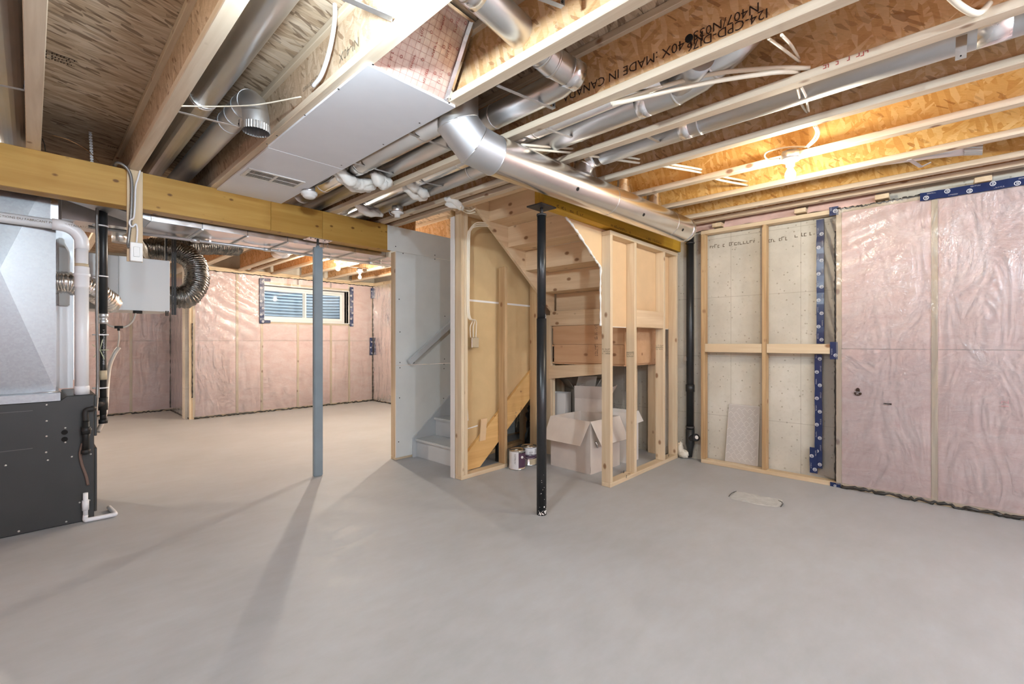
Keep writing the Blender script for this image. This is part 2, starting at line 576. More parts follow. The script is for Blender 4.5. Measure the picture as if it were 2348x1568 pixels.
SHEET = plain('grey_grid_sheet', srgb(196, 190, 184), .6)
GRIDW = plain('white_grid_line', srgb(236, 232, 226), .6)
PATCH = plain('rough_patch', srgb(188, 188, 184), .9, var=.10, vs=20, bump=.6)
BAG = plain('crumpled_bag', srgb(226, 218, 202), .45, var=.08, bump=.5, bs=25)
BATTW = plain('white_fibre', srgb(236, 234, 228), .95, var=.05, spec=.05, bump=.6, bs=45)
BATTP = plain('pale_pink_fibre', srgb(234, 200, 190), .95, var=.1, spec=.05, bump=.6, bs=40)
FLEXB = galv('dark_flex_jacket', (.20, .195, .185), .28, spangle=30, var=.25, rv=.1)
FLEXS = galv('silver_flex', (.82, .80, .78), .22, spangle=24, var=.15, rv=.12)
CORR = plain('corrugated_steel', srgb(150, 164, 176), .5, var=.05)
HOSE = plain('clear_hose', srgb(206, 196, 184), .3)
BROWNH = plain('brown_flex_hose', srgb(112, 92, 82), .45)
VENTD = plain('grille_shadow', srgb(92, 87, 85), .7)
DARK = plain('dark_hole', srgb(18, 14, 12), .9)
FOILPINK = None


def mk_foilpink():
    m = MT('printed_foil_facing')
    v = m.coords()
    f = m.noise(v, 7, 4, .6, .8)
    col = m.ramp(f, [(.3, srgb(224, 190, 176)), (.55, srgb(238, 216, 202)), (.75, srgb(248, 236, 222))])
    m.p(Base_Color=col, Metallic=.35, Roughness=.34, Normal=m.bump(f, .25, .02))
    return m.m
FOILPINK = mk_foilpink()


def emis(name, col, s):
    m = MT(name)
    e = m.n('ShaderNodeEmission', {'Color': col, 'Strength': s})
    m.t.links.new(e.outputs[0], m.out.inputs[0])
    return m.m


def mk_glass():
    m = MT('window_glass')
    tr = m.n('ShaderNodeBsdfTransparent', {'Color': (.95, .97, .98, 1)})
    gl = m.n('ShaderNodeBsdfGlossy', {'Roughness': .02})
    fr = m.n('ShaderNodeFresnel', {'IOR': 1.4})
    mx = m.n('ShaderNodeMixShader', {0: fr.outputs[0], 1: tr.outputs[0], 2: gl.outputs[0]})
    m.t.links.new(mx.outputs[0], m.out.inputs[0])
    return m.m
GLASS = mk_glass()
BARENEAR = emis('bulb_light_near', (1.0, .89, .70, 1), BULB_NEAR)
BARETOP = emis('bulb_light_top', (.78, .91, 1.0, 1), BULB_TOP)
BAREFAR = emis('bulb_light_far', (1.0, .91, .78, 1), BULB_FAR)
FILLFAR = emis('bulb_light_far_second', (1.0, .91, .78, 1), BULB_FAR)  # emission of the added unseen far room bulbs
FILLBACK = emis('bulb_light_back', (.70, .87, 1.0, 1), FILL_BACK)  # emission of the added fill bulbs behind the camera
# ------------------------------------------------------------------ levels and lines of the room (metres)
HJ = 2.467          # underside of the joists
HT = 2.782          # underside of the subfloor
XR = 4.76           # face of the framing on the right wall
YF = 8.75           # face of the far wall
YB = 4.16           # front face of the dropped beam

# floor
g = G(); g.box(-3.0, 5.1, -3.0, 10.6, -.12, 0)
floor = struct('floor', g, FLOOR, origin=(0, 0, 0))
floor['label'] = 'grey painted concrete floor'

# ceiling: subfloor panels over the joists
ceiling = struct('ceiling', None, None, (0, 0, HT))
for i in range(4):
    for j in range(6):
        x0 = -3.0 + j * 1.35; y0 = -3.0 + 3.4 * i + (.6 if j % 2 else 0)
        ye = min(10.6 if x0 < .5 else 9.05, y0 + 3.398)
        g = G(); g.box(x0 + .002, x0 + 1.348, max(-3.0, y0) + .002, ye, HT, HT + .018)
        obj('subfloor_panel', g, OSB_SUB, ceiling)
g = G(); g.box(-3.0, 2.0, -3, 10.6, HT + .018, HT + .05); g.box(2.0, 5.3, -3, 9.05, HT + .018, HT + .05)
obj('subfloor_backing', g, OSB_SUB, ceiling)


def batt(wall, mat, plane, pos, sgn, a0, a1, z0, z1, seed, depth=.05, bulge=.012, nu=14, nv=20, cut=None):
    """soft insulation pillow: plane 'x' (pos = face X) or 'y'; sgn points into the room"""
    g = G()

    def P(a, z, d):
        return Vector((pos + sgn * d, a, z)) if plane == 'x' else Vector((a, pos + sgn * d, z))

    def fn(s, t):
        a = a0 + (a1 - a0) * s; z = z0 + (z1 - z0) * t
        e = min(s, 1 - s, .12) / .12; e2 = min(t, 1 - t, .06) / .06
        d = bulge * (math.sqrt(e) * .8 + .2) * (math.sqrt(e2) * .6 + .4) + .007 * fbm((a * 3 + seed, z * 5, seed), 1.4, 4) * e * e2 - .006
        return P(a, z, d)
    g.grid(fn, nu, nv, True, (lambda s, t: cut(a0 + (a1 - a0) * s, z0 + (z1 - z0) * t)) if cut else None)
    b = len(g.v)
    g.add([P(a0, z0, -depth), P(a1, z0, -depth), P(a1, z1, -depth), P(a0, z1, -depth)], [(0, 1, 2, 3)])
    # edges back to the wall
    top = [g.v[nv * (nu + 1) + i] for i in range(nu + 1)]; bot = [g.v[i] for i in range(nu + 1)]
    lef = [g.v[j * (nu + 1)] for j in range(nv + 1)]; rig = [g.v[j * (nu + 1) + nu] for j in range(nv + 1)]
    for line in (top, bot, lef, rig):
        n = len(line)
        back = []
        for p in line:
            q = p.copy()
            if plane == 'x': q.x = pos - sgn * depth
            else: q.y = pos - sgn * depth
            back.append(q)
        g.add(line + back, [(i, i + 1, n + i + 1, n + i) for i in range(n - 1)])
    return obj('insulation_batt', g, mat, wall, recalc=True)


# ---------------------------------------------------------------- right wall: bare concrete bay, then insulated bays
wr = struct('wall_right', None, None, (4.88, 0, 0))
g = G(); g.box(4.88, 5.10, -3.0, 4.30, 0, HT); obj('concrete', g, CONC, wr)
g = G(); g.box(XR, XR + .089, .60, 1.79, 0, .038); obj('bottom_plate', g, WY, wr, .003)
g = G(); g.box(XR, XR + .089, -3.0, .598, 0, .038); obj('bottom_plate', g, WY, wr, .003)
g = G(); g.box(XR, XR + .089, .60, 1.79, 2.362, 2.400); obj('top_plate', g, WY, wr, .003)
g = G(); g.box(XR, XR + .089, -3.0, .598, 2.362, 2.400); obj('top_plate', g, WY, wr, .003)
for y in (1.752, 1.18):
    g = G(); g.box(XR, XR + .089, y, y + .038, .038, 2.362); obj('stud', g, OLDZ, wr, .003)
for (ya, yb) in ((1.220, 1.750), (.680, 1.178)):
    g = G(); g.box(XR, XR + .038, ya, yb, 1.146, 1.232); obj('blocking', g, WY, wr, .003)
for y in (.60, -.002, -.60, -1.20, -1.80, -2.4):
    g = G(); g.box(XR, XR + .089, y, y + .038, .038, 2.362); obj('stud', g, WZ, wr, .003)
for i, y in enumerate((-.002, -.60, -1.20, -1.80, -2.4, -2.98)):
    y1 = (.60, -.002, -.60, -1.20, -1.8, -2.4)[i]
    for z0, z1 in ((.038, 1.19), (1.193, 2.362)):
        batt(wr, PINK, 'x', XR + .012, -1, y + .038, y1, z0, z1, i * 3 + z0, depth=.07, bulge=.016)
# short blocks and fibre between the plate and the last joist
for y in (1.62, .90, .33, -.24, -.8):
    g = G(); g.box(4.722, 4.878, y - .045, y + .045, 2.412, 2.450); obj('lookout_block', g, WX, wr, .003)
for i, (ya, yb) in enumerate(((1.665, 2.02), (.945, 1.575), (.375, .855))):
    g = G()
    def fn(s, t, ya=ya, yb=yb, i=i):
        a = ya + (yb - ya) * s
        return Vector((4.79 + .075 * t + .012 * fbm((a * 6, t * 4, i), 1, 3), a, 2.405 + .12 * t + .012 * fbm((a * 7, t * 5, i + 9), 1, 3)))
    g.grid(fn, 16, 5); obj('insulation_tuft', g, BATTP, wr, recalc=False)
# vapour barrier film over the insulated bays, wrinkled near its top corner
g = G()
def film(s, t):
    a = .636 - 2.6 * s; z = .03 + 2.36 * t
    q = max(0, 1 - s * 3.2) * max(0, (t - .45) / .55)
    r = math.sin((a * 1.2 + z * 3.0) * 16 + 3 * fbm((a * 2, z * 1.3, 0), 1, 2))
    return Vector((XR - .012 - .004 * fbm((a * 2.2, z * 2.2, 4), 1, 3) - .006 * q * r, a, z))
g.grid(film, 90, 80)
obj('vapour_film', g, POLY, wr, recalc=False)
# loose strip of film lapped on the concrete bay, pulled into slanting folds
g = G()
def film2(s, t):
    a = .80 - .165 * s; z = .06 + 2.29 * t
    k = max(0, (t - .45) / .55)
    r = math.sin((a * 4.2 - z * 1.0) * -26 + 2 * fbm((a * 5, z * 2, 2), 1, 2))
    return Vector((4.868 - .095 * s ** 1.5 + .013 * k * r * s, a, z))
g.grid(film2, 26, 110)
obj('film_lap', g, POLY, wr, recalc=False)
# printing seen through / on the film
def wmark(gx, name='printed_mark', m=INK): return obj(name, gx, m, wr, recalc=False)
p0 = on(1967, 898, x=XR - .022)
g = G()
n = 18
g.add([Vector((p0.x, p0.y + .026 * math.cos(2 * math.pi * k / n), p0.z - .014 + .019 * math.sin(2 * math.pi * k / n))) for k in range(n)], [tuple(range(n))])
g.add([(p0.x, p0.y + .014, p0.z), (p0.x, p0.y - .014, p0.z), (p0.x, p0.y - .012, p0.z + .024), (p0.x, p0.y - .005, p0.z + .032), (p0.x, p0.y + .005, p0.z + .032), (p0.x, p0.y + .012, p0.z + .024)], [(0, 1, 2, 3, 4, 5)])
wmark(g)
wmark(text_geo('LK', .016, (p0.x - .001, p0.y + .012, p0.z - .021), (0, -1, 0), (0, 0, 1)), 'printed_letters', TAPEW)
g = G(); g.add([(p0.x - .001, p0.y + .022, p0.z - .004), (p0.x - .001, p0.y - .022, p0.z - .004), (p0.x - .001, p0.y - .022, p0.z - .001), (p0.x - .001, p0.y + .022, p0.z - .001)], [(0, 1, 2, 3)]); wmark(g, 'printed_line', TAPEW)
p1 = on(2035, 926, x=XR - .022)
g = G(); g.add([(p1.x, p1.y + .024, p1.z - .006), (p1.x, p1.y - .026, p1.z - .006), (p1.x, p1.y - .026, p1.z + .006), (p1.x, p1.y + .024, p1.z + .006)], [(0, 1, 2, 3)]); wmark(g)
g = marks(G(), (p1.x - .001, p1.y + .021, p1.z - .004), (0, -1, 0), (0, 0, 1), .034, .008, 1, 4); wmark(g, 'printed_letters', TAPEW)
p2 = on(2313, 936, x=XR - .022)
wmark(text_geo('12', .055, (p2.x, p2.y, p2.z), (0, 0, 1), (0, 1, 0)), 'stamped_number', plain('faint_stamp', srgb(196, 150, 150), .9))


# ---------------------------------------------------------------- far room walls
wf = struct('wall_far', None, None, (3.4, YF, 0))
WX0, WX1, WZ0, WZ1 = 2.83, 4.43, 1.625, 2.275      # window opening
g = G()
g.box(1.70, WX0, YF + .10, YF + .30, 0, HT); g.box(WX1, 5.2, YF + .10, YF + .30, 0, HT)
g.box(WX0, WX1, YF + .10, YF + .30, 0, WZ0); g.box(WX0, WX1, YF + .10, YF + .30, WZ1, HT)
obj('concrete', g, CONC, wf)
g = G(); g.box(1.78, 5.0, YF, YF + .089, 0, .038); obj('bottom_plate', g, WX, wf, .003)
g = G(); g.box(1.78, 5.0, YF, YF + .089, 2.43, 2.467); obj('top_plate', g, WX, wf, .003)
g = G(); g.box(1.78, 5.0, YF - .02, YF + .089, 2.467, 2.50); obj('top_plate', g, WX, wf, .003)
FS = [1.778, 2.40, 2.79, 3.413, 4.05, 4.43, 4.96]
for x in FS:
    g = G()
    inwin = WX0 - .01 < x < WX1 - .05
    g.box(x, x + .038, YF, YF + .089, .038, WZ0 - .04 if inwin else 2.43); obj('stud', g, WZ, wf, .003)
for i in range(6):
    a0, a1 = FS[i] + .038, FS[i + 1]
    hasw = WX0 - .01 < (a0 + a1) / 2 < WX1
    for z0, z1 in ((.038, 1.268), (1.272, WZ0 - .045 if hasw else 2.43)):
        batt(wf, PINK, 'y', YF + .012, -1, a0, a1, z0, z1, i * 5 + z0 * 3, .07, .018, 10, 14)
    if hasw: batt(wf, PINK, 'y', YF + .012, -1, a0, a1, WZ1 + .04, 2.43, i * 5.7, .07, .01, 8, 4)
g = G(); g.box(WX0 - .035, WX1 + .035, YF, YF + .089, WZ0 - .045, WZ0 - .012); obj('sill_plate', g, WX, wf)
g = G(); g.box(WX0 - .035, WX1 + .035, YF, YF + .089, WZ1 + .012, WZ1 + .05); obj('header', g, WX, wf)
g = G()
def film3(s, t):
    a = 1.78 + 3.2 * s; z = .03 + 2.40 * t
    q = max(0, 1 - abs(a - 2.4) / .75) * max(0, min(1, (t - .38) * 3))
    r = math.sin((a * 1.5 + z * 2.6) * 12 + 3 * fbm((a * 2, z * 1.3, 5), 1, 2))
    return Vector((a, YF - .012 - .006 * fbm((a * 2, z * 2, 8), 1, 3) - .008 * q * r, z))
g.grid(film3, 96, 72, True, lambda s, t: WX0 < 1.78 + 3.2 * s < WX1 and WZ0 < .03 + 2.4 * t < WZ1)
obj('vapour_film', g, POLY, wf, recalc=False)

# recessed bay on the left of the far wall
wj = struct('wall_far_left', None, None, (0, 10.2, 0))
g = G(); g.box(-3.0, 1.9, 10.3, 10.5, 0, HT); obj('concrete', g, CONC, wj)
g = G(); g.box(-2.9, 1.8, 10.2, 10.289, 0, .038); obj('bottom_plate', g, WX, wj)
g = G(); g.box(-2.9, 1.8, 10.2, 10.289, 2.43, 2.5); obj('top_plate', g, WX, wj)
JS = [-.03, .57, 1.165, 1.76]
for x in JS:
    g = G(); g.box(x, x + .038, 10.2, 10.289, .038, 2.43); obj('stud', g, WZ, wj)
for i in range(3):
    for z0, z1 in ((.038, 1.268), (1.272, 2.43)):
        batt(wj, PINK, 'y', 10.212, -1, JS[i] + .038, JS[i + 1], z0, z1, i + 40 + z0, .06, .016, 8, 12)
g = G(); g.grid(lambda s, t: Vector((-.05 + 1.85 * s, 10.187 - .004 * fbm((s * 4, t * 4, 8), 1, 3), .03 + 2.4 * t)), 40, 40)
obj('vapour_film', g, POLY, wj, recalc=False)
wk = struct('wall_far_return', None, None, (1.74, 9.4, 0))
g = G(); g.box(1.80, 2.0, 8.86, 10.3, 0, HT); obj('concrete', g, CONC, wk)
g = G(); g.box(1.74, 1.80, 8.76, 8.80, 0, 2.43); obj('stud', g, WZ, wk)
g = G(); g.box(1.745, 1.80, 8.80, 10.2, 0, .038); obj('bottom_plate', g, WY, wk)
for i, (a, b) in enumerate(((8.80, 9.45), (9.45, 10.19))):
    batt(wk, PINK, 'x', 1.76, -1, a, b, .038, 2.43, 71 + i, .035, .012, 10, 18)
g = G(); g.grid(lambda s, t: Vector((1.735, 8.765 + 1.42 * s, .03 + 2.4 * t)), 12, 12)
obj('vapour_film', g, POLY, wk, recalc=False)
# far right wall of the far room
wq = struct('wall_far_right', None, None, (5.0, 6.5, 0))
g = G(); g.box(5.07, 5.27, 4.30, 9.0, 0, HT); obj('concrete', g, CONC, wq)
g = G(); g.box(4.98, 5.069, 4.32, 8.74, 0, .038); obj('bottom_plate', g, WY, wq)
g = G(); g.box(4.98, 5.069, 4.32, 8.74, 2.43, 2.50); obj('top_plate', g, WY, wq)
QS = [4.35, 4.96, 5.57, 6.18, 6.79, 7.40, 8.01, 8.66]
for y in QS:
    g = G(); g.box(4.98, 5.069, y, y + .038, .038, 2.43); obj('stud', g, WZ, wq)
for i in range(7):
    for z0, z1 in ((.038, 1.268), (1.272, 2.43)):
        batt(wq, PINK, 'x', 4.99, -1, QS[i] + .038, QS[i + 1], z0, z1, 90 + i + z0, .06, .012, 8, 12)
g = G(); g.grid(lambda s, t: Vector((4.965, 4.35 + 4.38 * s, .03 + 2.4 * t)), 24, 12)
obj('vapour_film', g, POLY, wq, recalc=False)

# walls behind and left of the camera close the room
g = G(); g.box(-3.2, 5.1, -3.2, -3.0, 0, HT); wb = struct('wall_back', g, PINK)
g = G(); g.box(-3.2, -3.0, -3.0, 10.6, 0, HT); wl = struct('wall_left', g, PINK)
# black sealant bead along the edges of the film
def bead(name, pts, r, mat, parent, seed=0, n=9):
    P = spline(pts, n)
    rr = random.Random(seed)
    P = [p + Vector((rr.uniform(-.3, .3) * r, rr.uniform(-.3, .3) * r, rr.uniform(-.8, .8) * r)) for p in P]
    g = G(); g.tube(P, [r * rr.uniform(.5, 1.35) for _ in P], 6)
    return obj(name, g, mat, parent, recalc=False)
bead('sealant_bead', [(XR - .008, .60 - .3 * i, .016) for i in range(9)], .013, SEAL, wr, 3, 16)
bead('sealant_bead', [(4.772, .645, .05 + .24 * i) for i in range(10)], .007, SEAL, wr, 4, 12)
bead('sealant_bead', [(XR - .004, .63 - .11 * i, 2.392 - .004 * (i == 2)) for i in range(6)], .008, SEAL, wr, 5, 12)
bead('sealant_bead', [(1.80 + .4 * i, YF - .008, .016) for i in range(9)], .012, SEAL, wf, 6, 14)
bead('sealant_bead', [(4.962, YF - .02, .03 + .3 * i) for i in range(9)], .009, SEAL, wf, 7, 12)
bead('sealant_bead', [(1.80 + .4 * i, YF - .012, 2.428) for i in range(9)], .008, SEAL, wf, 8, 14)
bead('sealant_bead', [(-.02 + .3 * i, 10.19, .016) for i in range(7)], .013, SEAL, wj, 9, 10)
bead('sealant_bead', [(1.74, 8.80 + .28 * i, .016) for i in range(6)], .012, SEAL, wk, 10, 10)
bead('sealant_bead', [(1.735, 10.18, .05 + .5 * i) for i in range(5)], .010, SEAL, wk, 11, 10)
bead('sealant_bead', [(4.965, 8.7 - .3 * i, .016) for i in range(6)], .012, SEAL, wq, 12, 10)
bead('sealant_bead', [(1.775, 8.742, .35 + .2 * i) for i in range(7)], .008, SEAL, wk, 14, 6)

# ---------------------------------------------------------------- window in the far wall
win = struct('window_1', None, None, ((WX0 + WX1) / 2, YF + .1, WZ0))
g = G()
g.box(WX0 - .012, WX0, YF - .01, YF + .17, WZ0, WZ1); g.box(WX1, WX1 + .012, YF - .01, YF + .17, WZ0, WZ1)
g.box(WX0 - .012, WX1 + .012, YF - .01, YF + .17, WZ1, WZ1 + .012)
obj('reveal', g, WHITEP, win)
g = G(); g.box(WX0 - .02, WX1 + .02, YF - .025, YF + .17, WZ0 - .012, WZ0); obj('sill', g, WHITEP, win, .003)
yy0, yy1 = YF + .17, YF + .23
g = G(); g.box(WX0, WX1, yy0, yy1, WZ0, WZ0 + .06); g.box(WX0, WX1, yy0, yy1, WZ1 - .05, WZ1)
g.box(WX0, WX0 + .045, yy0, yy1, WZ0 + .06, WZ1 - .05); g.box(WX1 - .045, WX1, yy0, yy1, WZ0 + .06, WZ1 - .05)
obj('frame', g, WHITEP, win, .004)
xm = (WX0 + WX1) / 2
for x0, x1, yo in ((WX0 + .045, xm + .03, .012), (xm - .03, WX1 - .045, .032)):
    g = G(); z0, z1 = WZ0 + .06, WZ1 - .05
    g.box(x0, x1, yy0 + yo, yy0 + yo + .02, z0, z0 + .035); g.box(x0, x1, yy0 + yo, yy0 + yo + .02, z1 - .035, z1)
    g.box(x0, x0 + .035, yy0 + yo, yy0 + yo + .02, z0 + .035, z1 - .035); g.box(x1 - .035, x1, yy0 + yo, yy0 + yo + .02, z0 + .035, z1 - .035)
    sash = obj('sash', g, WHITEP, win)
    g = G(); g.box(x0 + .035, x1 - .035, yy0 + yo + .008, yy0 + yo + .012, z0 + .035, z1 - .035); obj('pane', g, GLASS, sash)
# corrugated window well outside
g = G()
def well(s, t):
    a = math.pi * s; z = 1.30 + 1.7 * t
    r = 1 + .020 * math.sin(2 * math.pi * (z / .062))
    return Vector((xm - 1.05 * math.cos(a) * r, YF + .3 + .75 * math.sin(a) * r, z))
g.grid(well, 22, 170)
g.grid(lambda s, t: Vector((xm - 1.06 + 2.12 * s, YF + .3 + .8 * t, 1.31)), 2, 2)
tag(obj('window_well', g, CORR, recalc=False), 'corrugated steel window well seen through the far basement window', 'window well')


# ---------------------------------------------------------------- tape
def tape(name, p, along, across, w, L, label, logos=True, seed=0, cat='tape', tilt=0.0):
    """flat strip of blue sheathing tape with round white prints; p = middle of its start edge"""
    al, ac = Vector(along).normalized(), Vector(across).normalized()
    nz = al.cross(ac)
    p = Vector(p)
    n = max(2, int(L / .05))
    rr = random.Random(seed)
    g = G()
    off = [rr.uniform(-.0015, .0015) for _ in range(n + 1)]
    wob = [rr.uniform(-.002, .002) for _ in range(n + 1)]
    vs = []
    for i in range(n + 1):
        c = p + al * (L * i / n) + nz * (.002 + off[i]) + ac * wob[i]
        vs += [c - ac * w / 2, c + ac * w / 2]
    g.add(vs, [(2 * i, 2 * i + 1, 2 * i + 3, 2 * i + 2) for i in range(n)])
    vs2 = [v - nz * .003 for v in vs]
    g.add(vs2, [(2 * i, 2 * i + 1, 2 * i + 3, 2 * i + 2) for i in range(n)])
    t = obj(name, g, TAPE, recalc=False)
    tag(t, label, cat, None)
    if logos:
        g = G(); k = 0; s = min(.035, L / 2)
        while s < L - .015:
            side = w * .20 * (1 if k % 2 else -1)
            c = p + al * s + ac * side + nz * .0055
            m = 12; R = w * .27
            ring = [c + (al * math.cos(2 * math.pi * q / m) + ac * math.sin(2 * math.pi * q / m)) * R for q in range(m)]
            inn = [c + (al * math.cos(2 * math.pi * q / m) + ac * math.sin(2 * math.pi * q / m)) * R * .72 for q in range(m)]
            g.add(ring + inn, [(q, (q + 1) % m, m + (q + 1) % m, m + q) for q in range(m)])
            for d in (-.38, 0, .38):
                for e in (-.3, .12):
                    q0 = c + ac * d * R + al * e * R
                    g.add([q0 - ac * R * .12, q0 + ac * R * .12, q0 + ac * R * .12 + al * R * .34, q0 - ac * R * .12 + al * R * .34], [(0, 1, 2, 3)])
            cc = p + al * (s + .005) - ac * side * 1.5 + nz * .0055
            marks(g, cc - ac * w * .08, al, ac, min(.05, L - s - .01), w * .16, 2, seed + k, 0, .8)
            s += .118; k += 1
        obj('tape_print', g, TAPEW, t, recalc=False)
    return t
XT = 4.862
tape('blue_tape', (XT - .028, .765, 1.235), (0, 0, 1), (0, 1, 0), .056, 1.11, 'long blue tape strip above the blocking on the bare concrete bay', seed=1)
tape('blue_tape', (XT - .028, .778, .12), (0, 0, 1), (0, 1, 0), .056, 1.02, 'long blue tape strip below the blocking on the bare concrete bay', seed=2)
tape('blue_tape', (XT - .035, .815, .07), (0, 0, 1), (0, 1, 0), .058, .23, 'short blue tape piece at the foot of the lower tape strip', seed=3)
tape('blue_tape', (XR - .004, .655, 2.345), (0, 0, 1), (0, 1, 0), .065, .075, 'blue tape patch on the top plate where the pink insulation begins', seed=4)
tape('blue_tape', (XR - .004, .652, 1.10), (0, 0, 1), (0, 1, 0), .055, .15, 'blue tape patch where the horizontal blocking meets the film', seed=5)
tape('blue_tape', (XR - .004, .68, .018), (0, -1, 0), (0, 0, 1), .038, .075, 'blue tape patch on the floor plate at the film edge', seed=6)
tape('blue_tape', (XR - .02, .10, 2.375), (0, -1, 0), (0, 0, 1), .062, 2.4, 'horizontal blue tape along the top of the pink right wall', seed=7)
tape('blue_tape', (2.80, YF - .03, 1.58), (0, 0, 1), (-1, 0, 0), .075, .80, 'blue tape strip up the left side of the basement window', seed=8)
tape('blue_tape', (4.485, YF - .03, 1.57), (0, 0, 1), (-1, 0, 0), .075, .80, 'blue tape strip up the right side of the basement window', seed=9)
tape('blue_tape', (2.78, YF - .033, 1.615), (1, 0, 0), (0, 0, 1), .05, .16, 'short blue tape tab under the left window corner', seed=10)
tape('blue_tape', (2.79, YF - .033, 2.36), (1, 0, 0), (0, 0, 1), .05, .15, 'short blue tape tab above the left window corner', seed=11)
tape('blue_tape', (4.92, YF - .03, .98), (0, 0, 1), (-1, 0, 0), .06, .36, 'short vertical blue tape near the far corner of the far wall', seed=12)
tape('blue_tape', (4.94, YF - .03, 2.17), (0, 0, 1), (-1, 0, 0), .05, .22, 'short dark tape at the top of the far corner', seed=13)
# ------------------------------------------------------------------ I-joists
def joist(xr, y0, y1, label, skew=0.0, texts=(), web=None, w=.0635):
    web = web or OSB_WEB
    xc = xr - w / 2
    t = thing('i_joist', label, 'joist', (xc, y0, HJ), 'floor joists')
    def X(y, dx): return xc + dx - skew * (y - 2.0)
    def plank(name, d0, d1, z0, z1, m, bev):
        g = G()
        vs = [(X(y, d), y, z) for z in (z0, z1) for (d, y) in ((d0, y0), (d1, y0), (d1, y1), (d0, y1))]
        g.add(vs, [(0, 3, 2, 1), (4, 5, 6, 7), (0, 1, 5, 4), (1, 2, 6, 5), (2, 3, 7, 6), (3, 0, 4, 7)])
        return obj(name, g, m, t, bev)
    plank('bottom_flange', -w / 2, w / 2, HJ, HJ + .038, FLY, .003)
    plank('top_flange', -w / 2, w / 2, HT - .038, HT - .0005, FLY, .003)
    wb_ = plank('web', -.0055, .0055, HJ + .036, HT - .036, web, 0)
    for (s, size, y, z, flip, m, ang2) in texts:
        c, d = math.cos(ang2), math.sin(ang2)
        if flip: xd, yd = (-skew, c, -d), (0, -d, -c)
        else: xd, yd = (skew, -c, d), (0, d, c)
        obj('printed_text', text_geo(s, size, (X(y, -.0055) - .0012, y, z), xd, yd), m, wb_, recalc=False)
    return t

JNAMES = ['first', 'second', 'third', 'fourth', 'fifth', 'sixth', 'seventh', 'eighth', 'ninth', 'tenth', 'eleventh']
JR = [-.455, .041, .534, 1.03, 1.512, 2.008, 2.512, 3.02, 3.512, 4.02, 4.505, 4.735]
joist(JR[0], -2.8, 4.16, 'I-joist outside the left edge of the ceiling beside the leftmost pipe', 0, (), OSB_COOLLIT)
joist(JR[1], -2.8, 10.1, 'I-joist leftmost in view, crossing the beam beside the furnace plenum', 0, (), OSB_COOLLIT)
joist(JR[2], -2.8, 10.1, 'I-joist above the board that holds the white switch box', 0, (), OSB_COOLLIT)
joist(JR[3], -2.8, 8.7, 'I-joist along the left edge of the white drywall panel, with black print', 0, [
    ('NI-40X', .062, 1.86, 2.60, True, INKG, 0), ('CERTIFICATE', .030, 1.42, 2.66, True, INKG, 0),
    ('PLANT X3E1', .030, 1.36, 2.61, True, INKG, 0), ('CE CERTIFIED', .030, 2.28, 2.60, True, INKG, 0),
    ('NI-40X', .055, .86, 2.70, True, INKG, 0)], OSB_COOLLIT)
joist(JR[4], -2.8, 8.7, 'I-joist along the right edge of the white drywall panel', .006)
joist(JR[5], -2.8, 8.7, 'I-joist printed MADE IN CANADA with a knot hole in its web', .010, [
    ('NI-40X :MADE IN CANADA', .062, on(1612, 82, x=1.97).y, on(1612, 66, x=1.97).z, True, INK, 0),
    ('I24-CPD-DI76', .055, on(1760, 22, x=1.97).y, on(1700, 40, x=1.97).z, True, INK, 0), ('N407/N035', .055, on(1740, 0, x=1.97).y, on(1700, 18, x=1.97).z, True, INK, 0)])
joist(JR[6], -2.8, 8.7, 'I-joist reached by the pair of cream cables, with red handwriting on its flange', .004)
joist(JR[7], -2.8, 2.16, 'I-joist ending at the stair beam, next left of the lit bulb')
joist(2.655, 2.2, 8.7, 'I-joist along the top of the grey drywall stair wall')
joist(JR[8], -2.8, 2.16, 'I-joist behind the lit bulb holder, with golden lit web', 0, (), OSB_WARMLIT)
joist(JR[9], -2.8, 2.16, 'I-joist with golden web just right of the lit bulb', 0, (), OSB_WARMLIT)
joist(JR[10], -2.8, 2.16, 'I-joist next to last before the right wall', 0, (), OSB_WARMLIT)
joist(JR[11], -2.8, 2.16, 'last I-joist tight along the top of the right wall')
for i, xr in enumerate((3.02, 3.512, 4.02, 4.52)):
    joist(xr, 4.32, 8.7, ['I-joist of the far room above the left window half', 'I-joist of the far room over the far lit bulb',
                          'I-joist of the far room beside the unlit bulb holder', 'I-joist of the far room nearest its right wall'][i])
# dark knot hole and ink on the printed joist
p = on(1580, 88, x=1.966)
# handwriting on the seventh joist's flange
qa = on(2000, 122, x=JR[6] - .0645); qb = on(1880, 162, x=JR[6] - .0645)
g = marks(G(), (JR[6] - .0645 + .004 * (2 - qa.y) - .0006, qa.y, HJ + .034), (-.004, 1, 0), (0, 0, -1), qb.y - qa.y, .026, 1, 12, .001, .6)
o = obj('handwritten_mark', g, INKR, [x for x in COL.objects if x.name.startswith('i_joist') and 'label' in x and 'red handwriting' in x['label']][0], recalc=False)
jb = [x for x in COL.objects if x.name.startswith('i_joist') and 'MADE IN CANADA' in x['label']][0]
g = G(); g.cyl((p.x - .004, p.y, p.z), (p.x + .004, p.y, p.z), .017, 12); obj('knot_hole', g, DARK, jb)

# ------------------------------------------------------------------ dropped beam of three visible ply lengths
bm_ = thing('wood_beam', 'long knotty yellow wood beam dropped under the joists across the basement', 'beam', (0, 4.225, 2.207))
for x0, x1 in ((-2.95, on(621, 500, y=YB).x), (on(621, 500, y=YB).x + .002, on(739.5, 500, y=YB).x), (on(739.5, 500, y=YB).x + .002, 2.534)):
    g = G(); g.box(x0, x1, YB, YB + .045, 2.207, 2.4665); obj('beam_ply', g, BEAM, bm_, .002)
for k in (1, 2):
    g = G(); g.box(-2.95, 2.60, YB + .0455 * k, YB + .0455 * k + .0445, 2.207, 2.4665); obj('beam_ply', g, BEAM, bm_, .002)

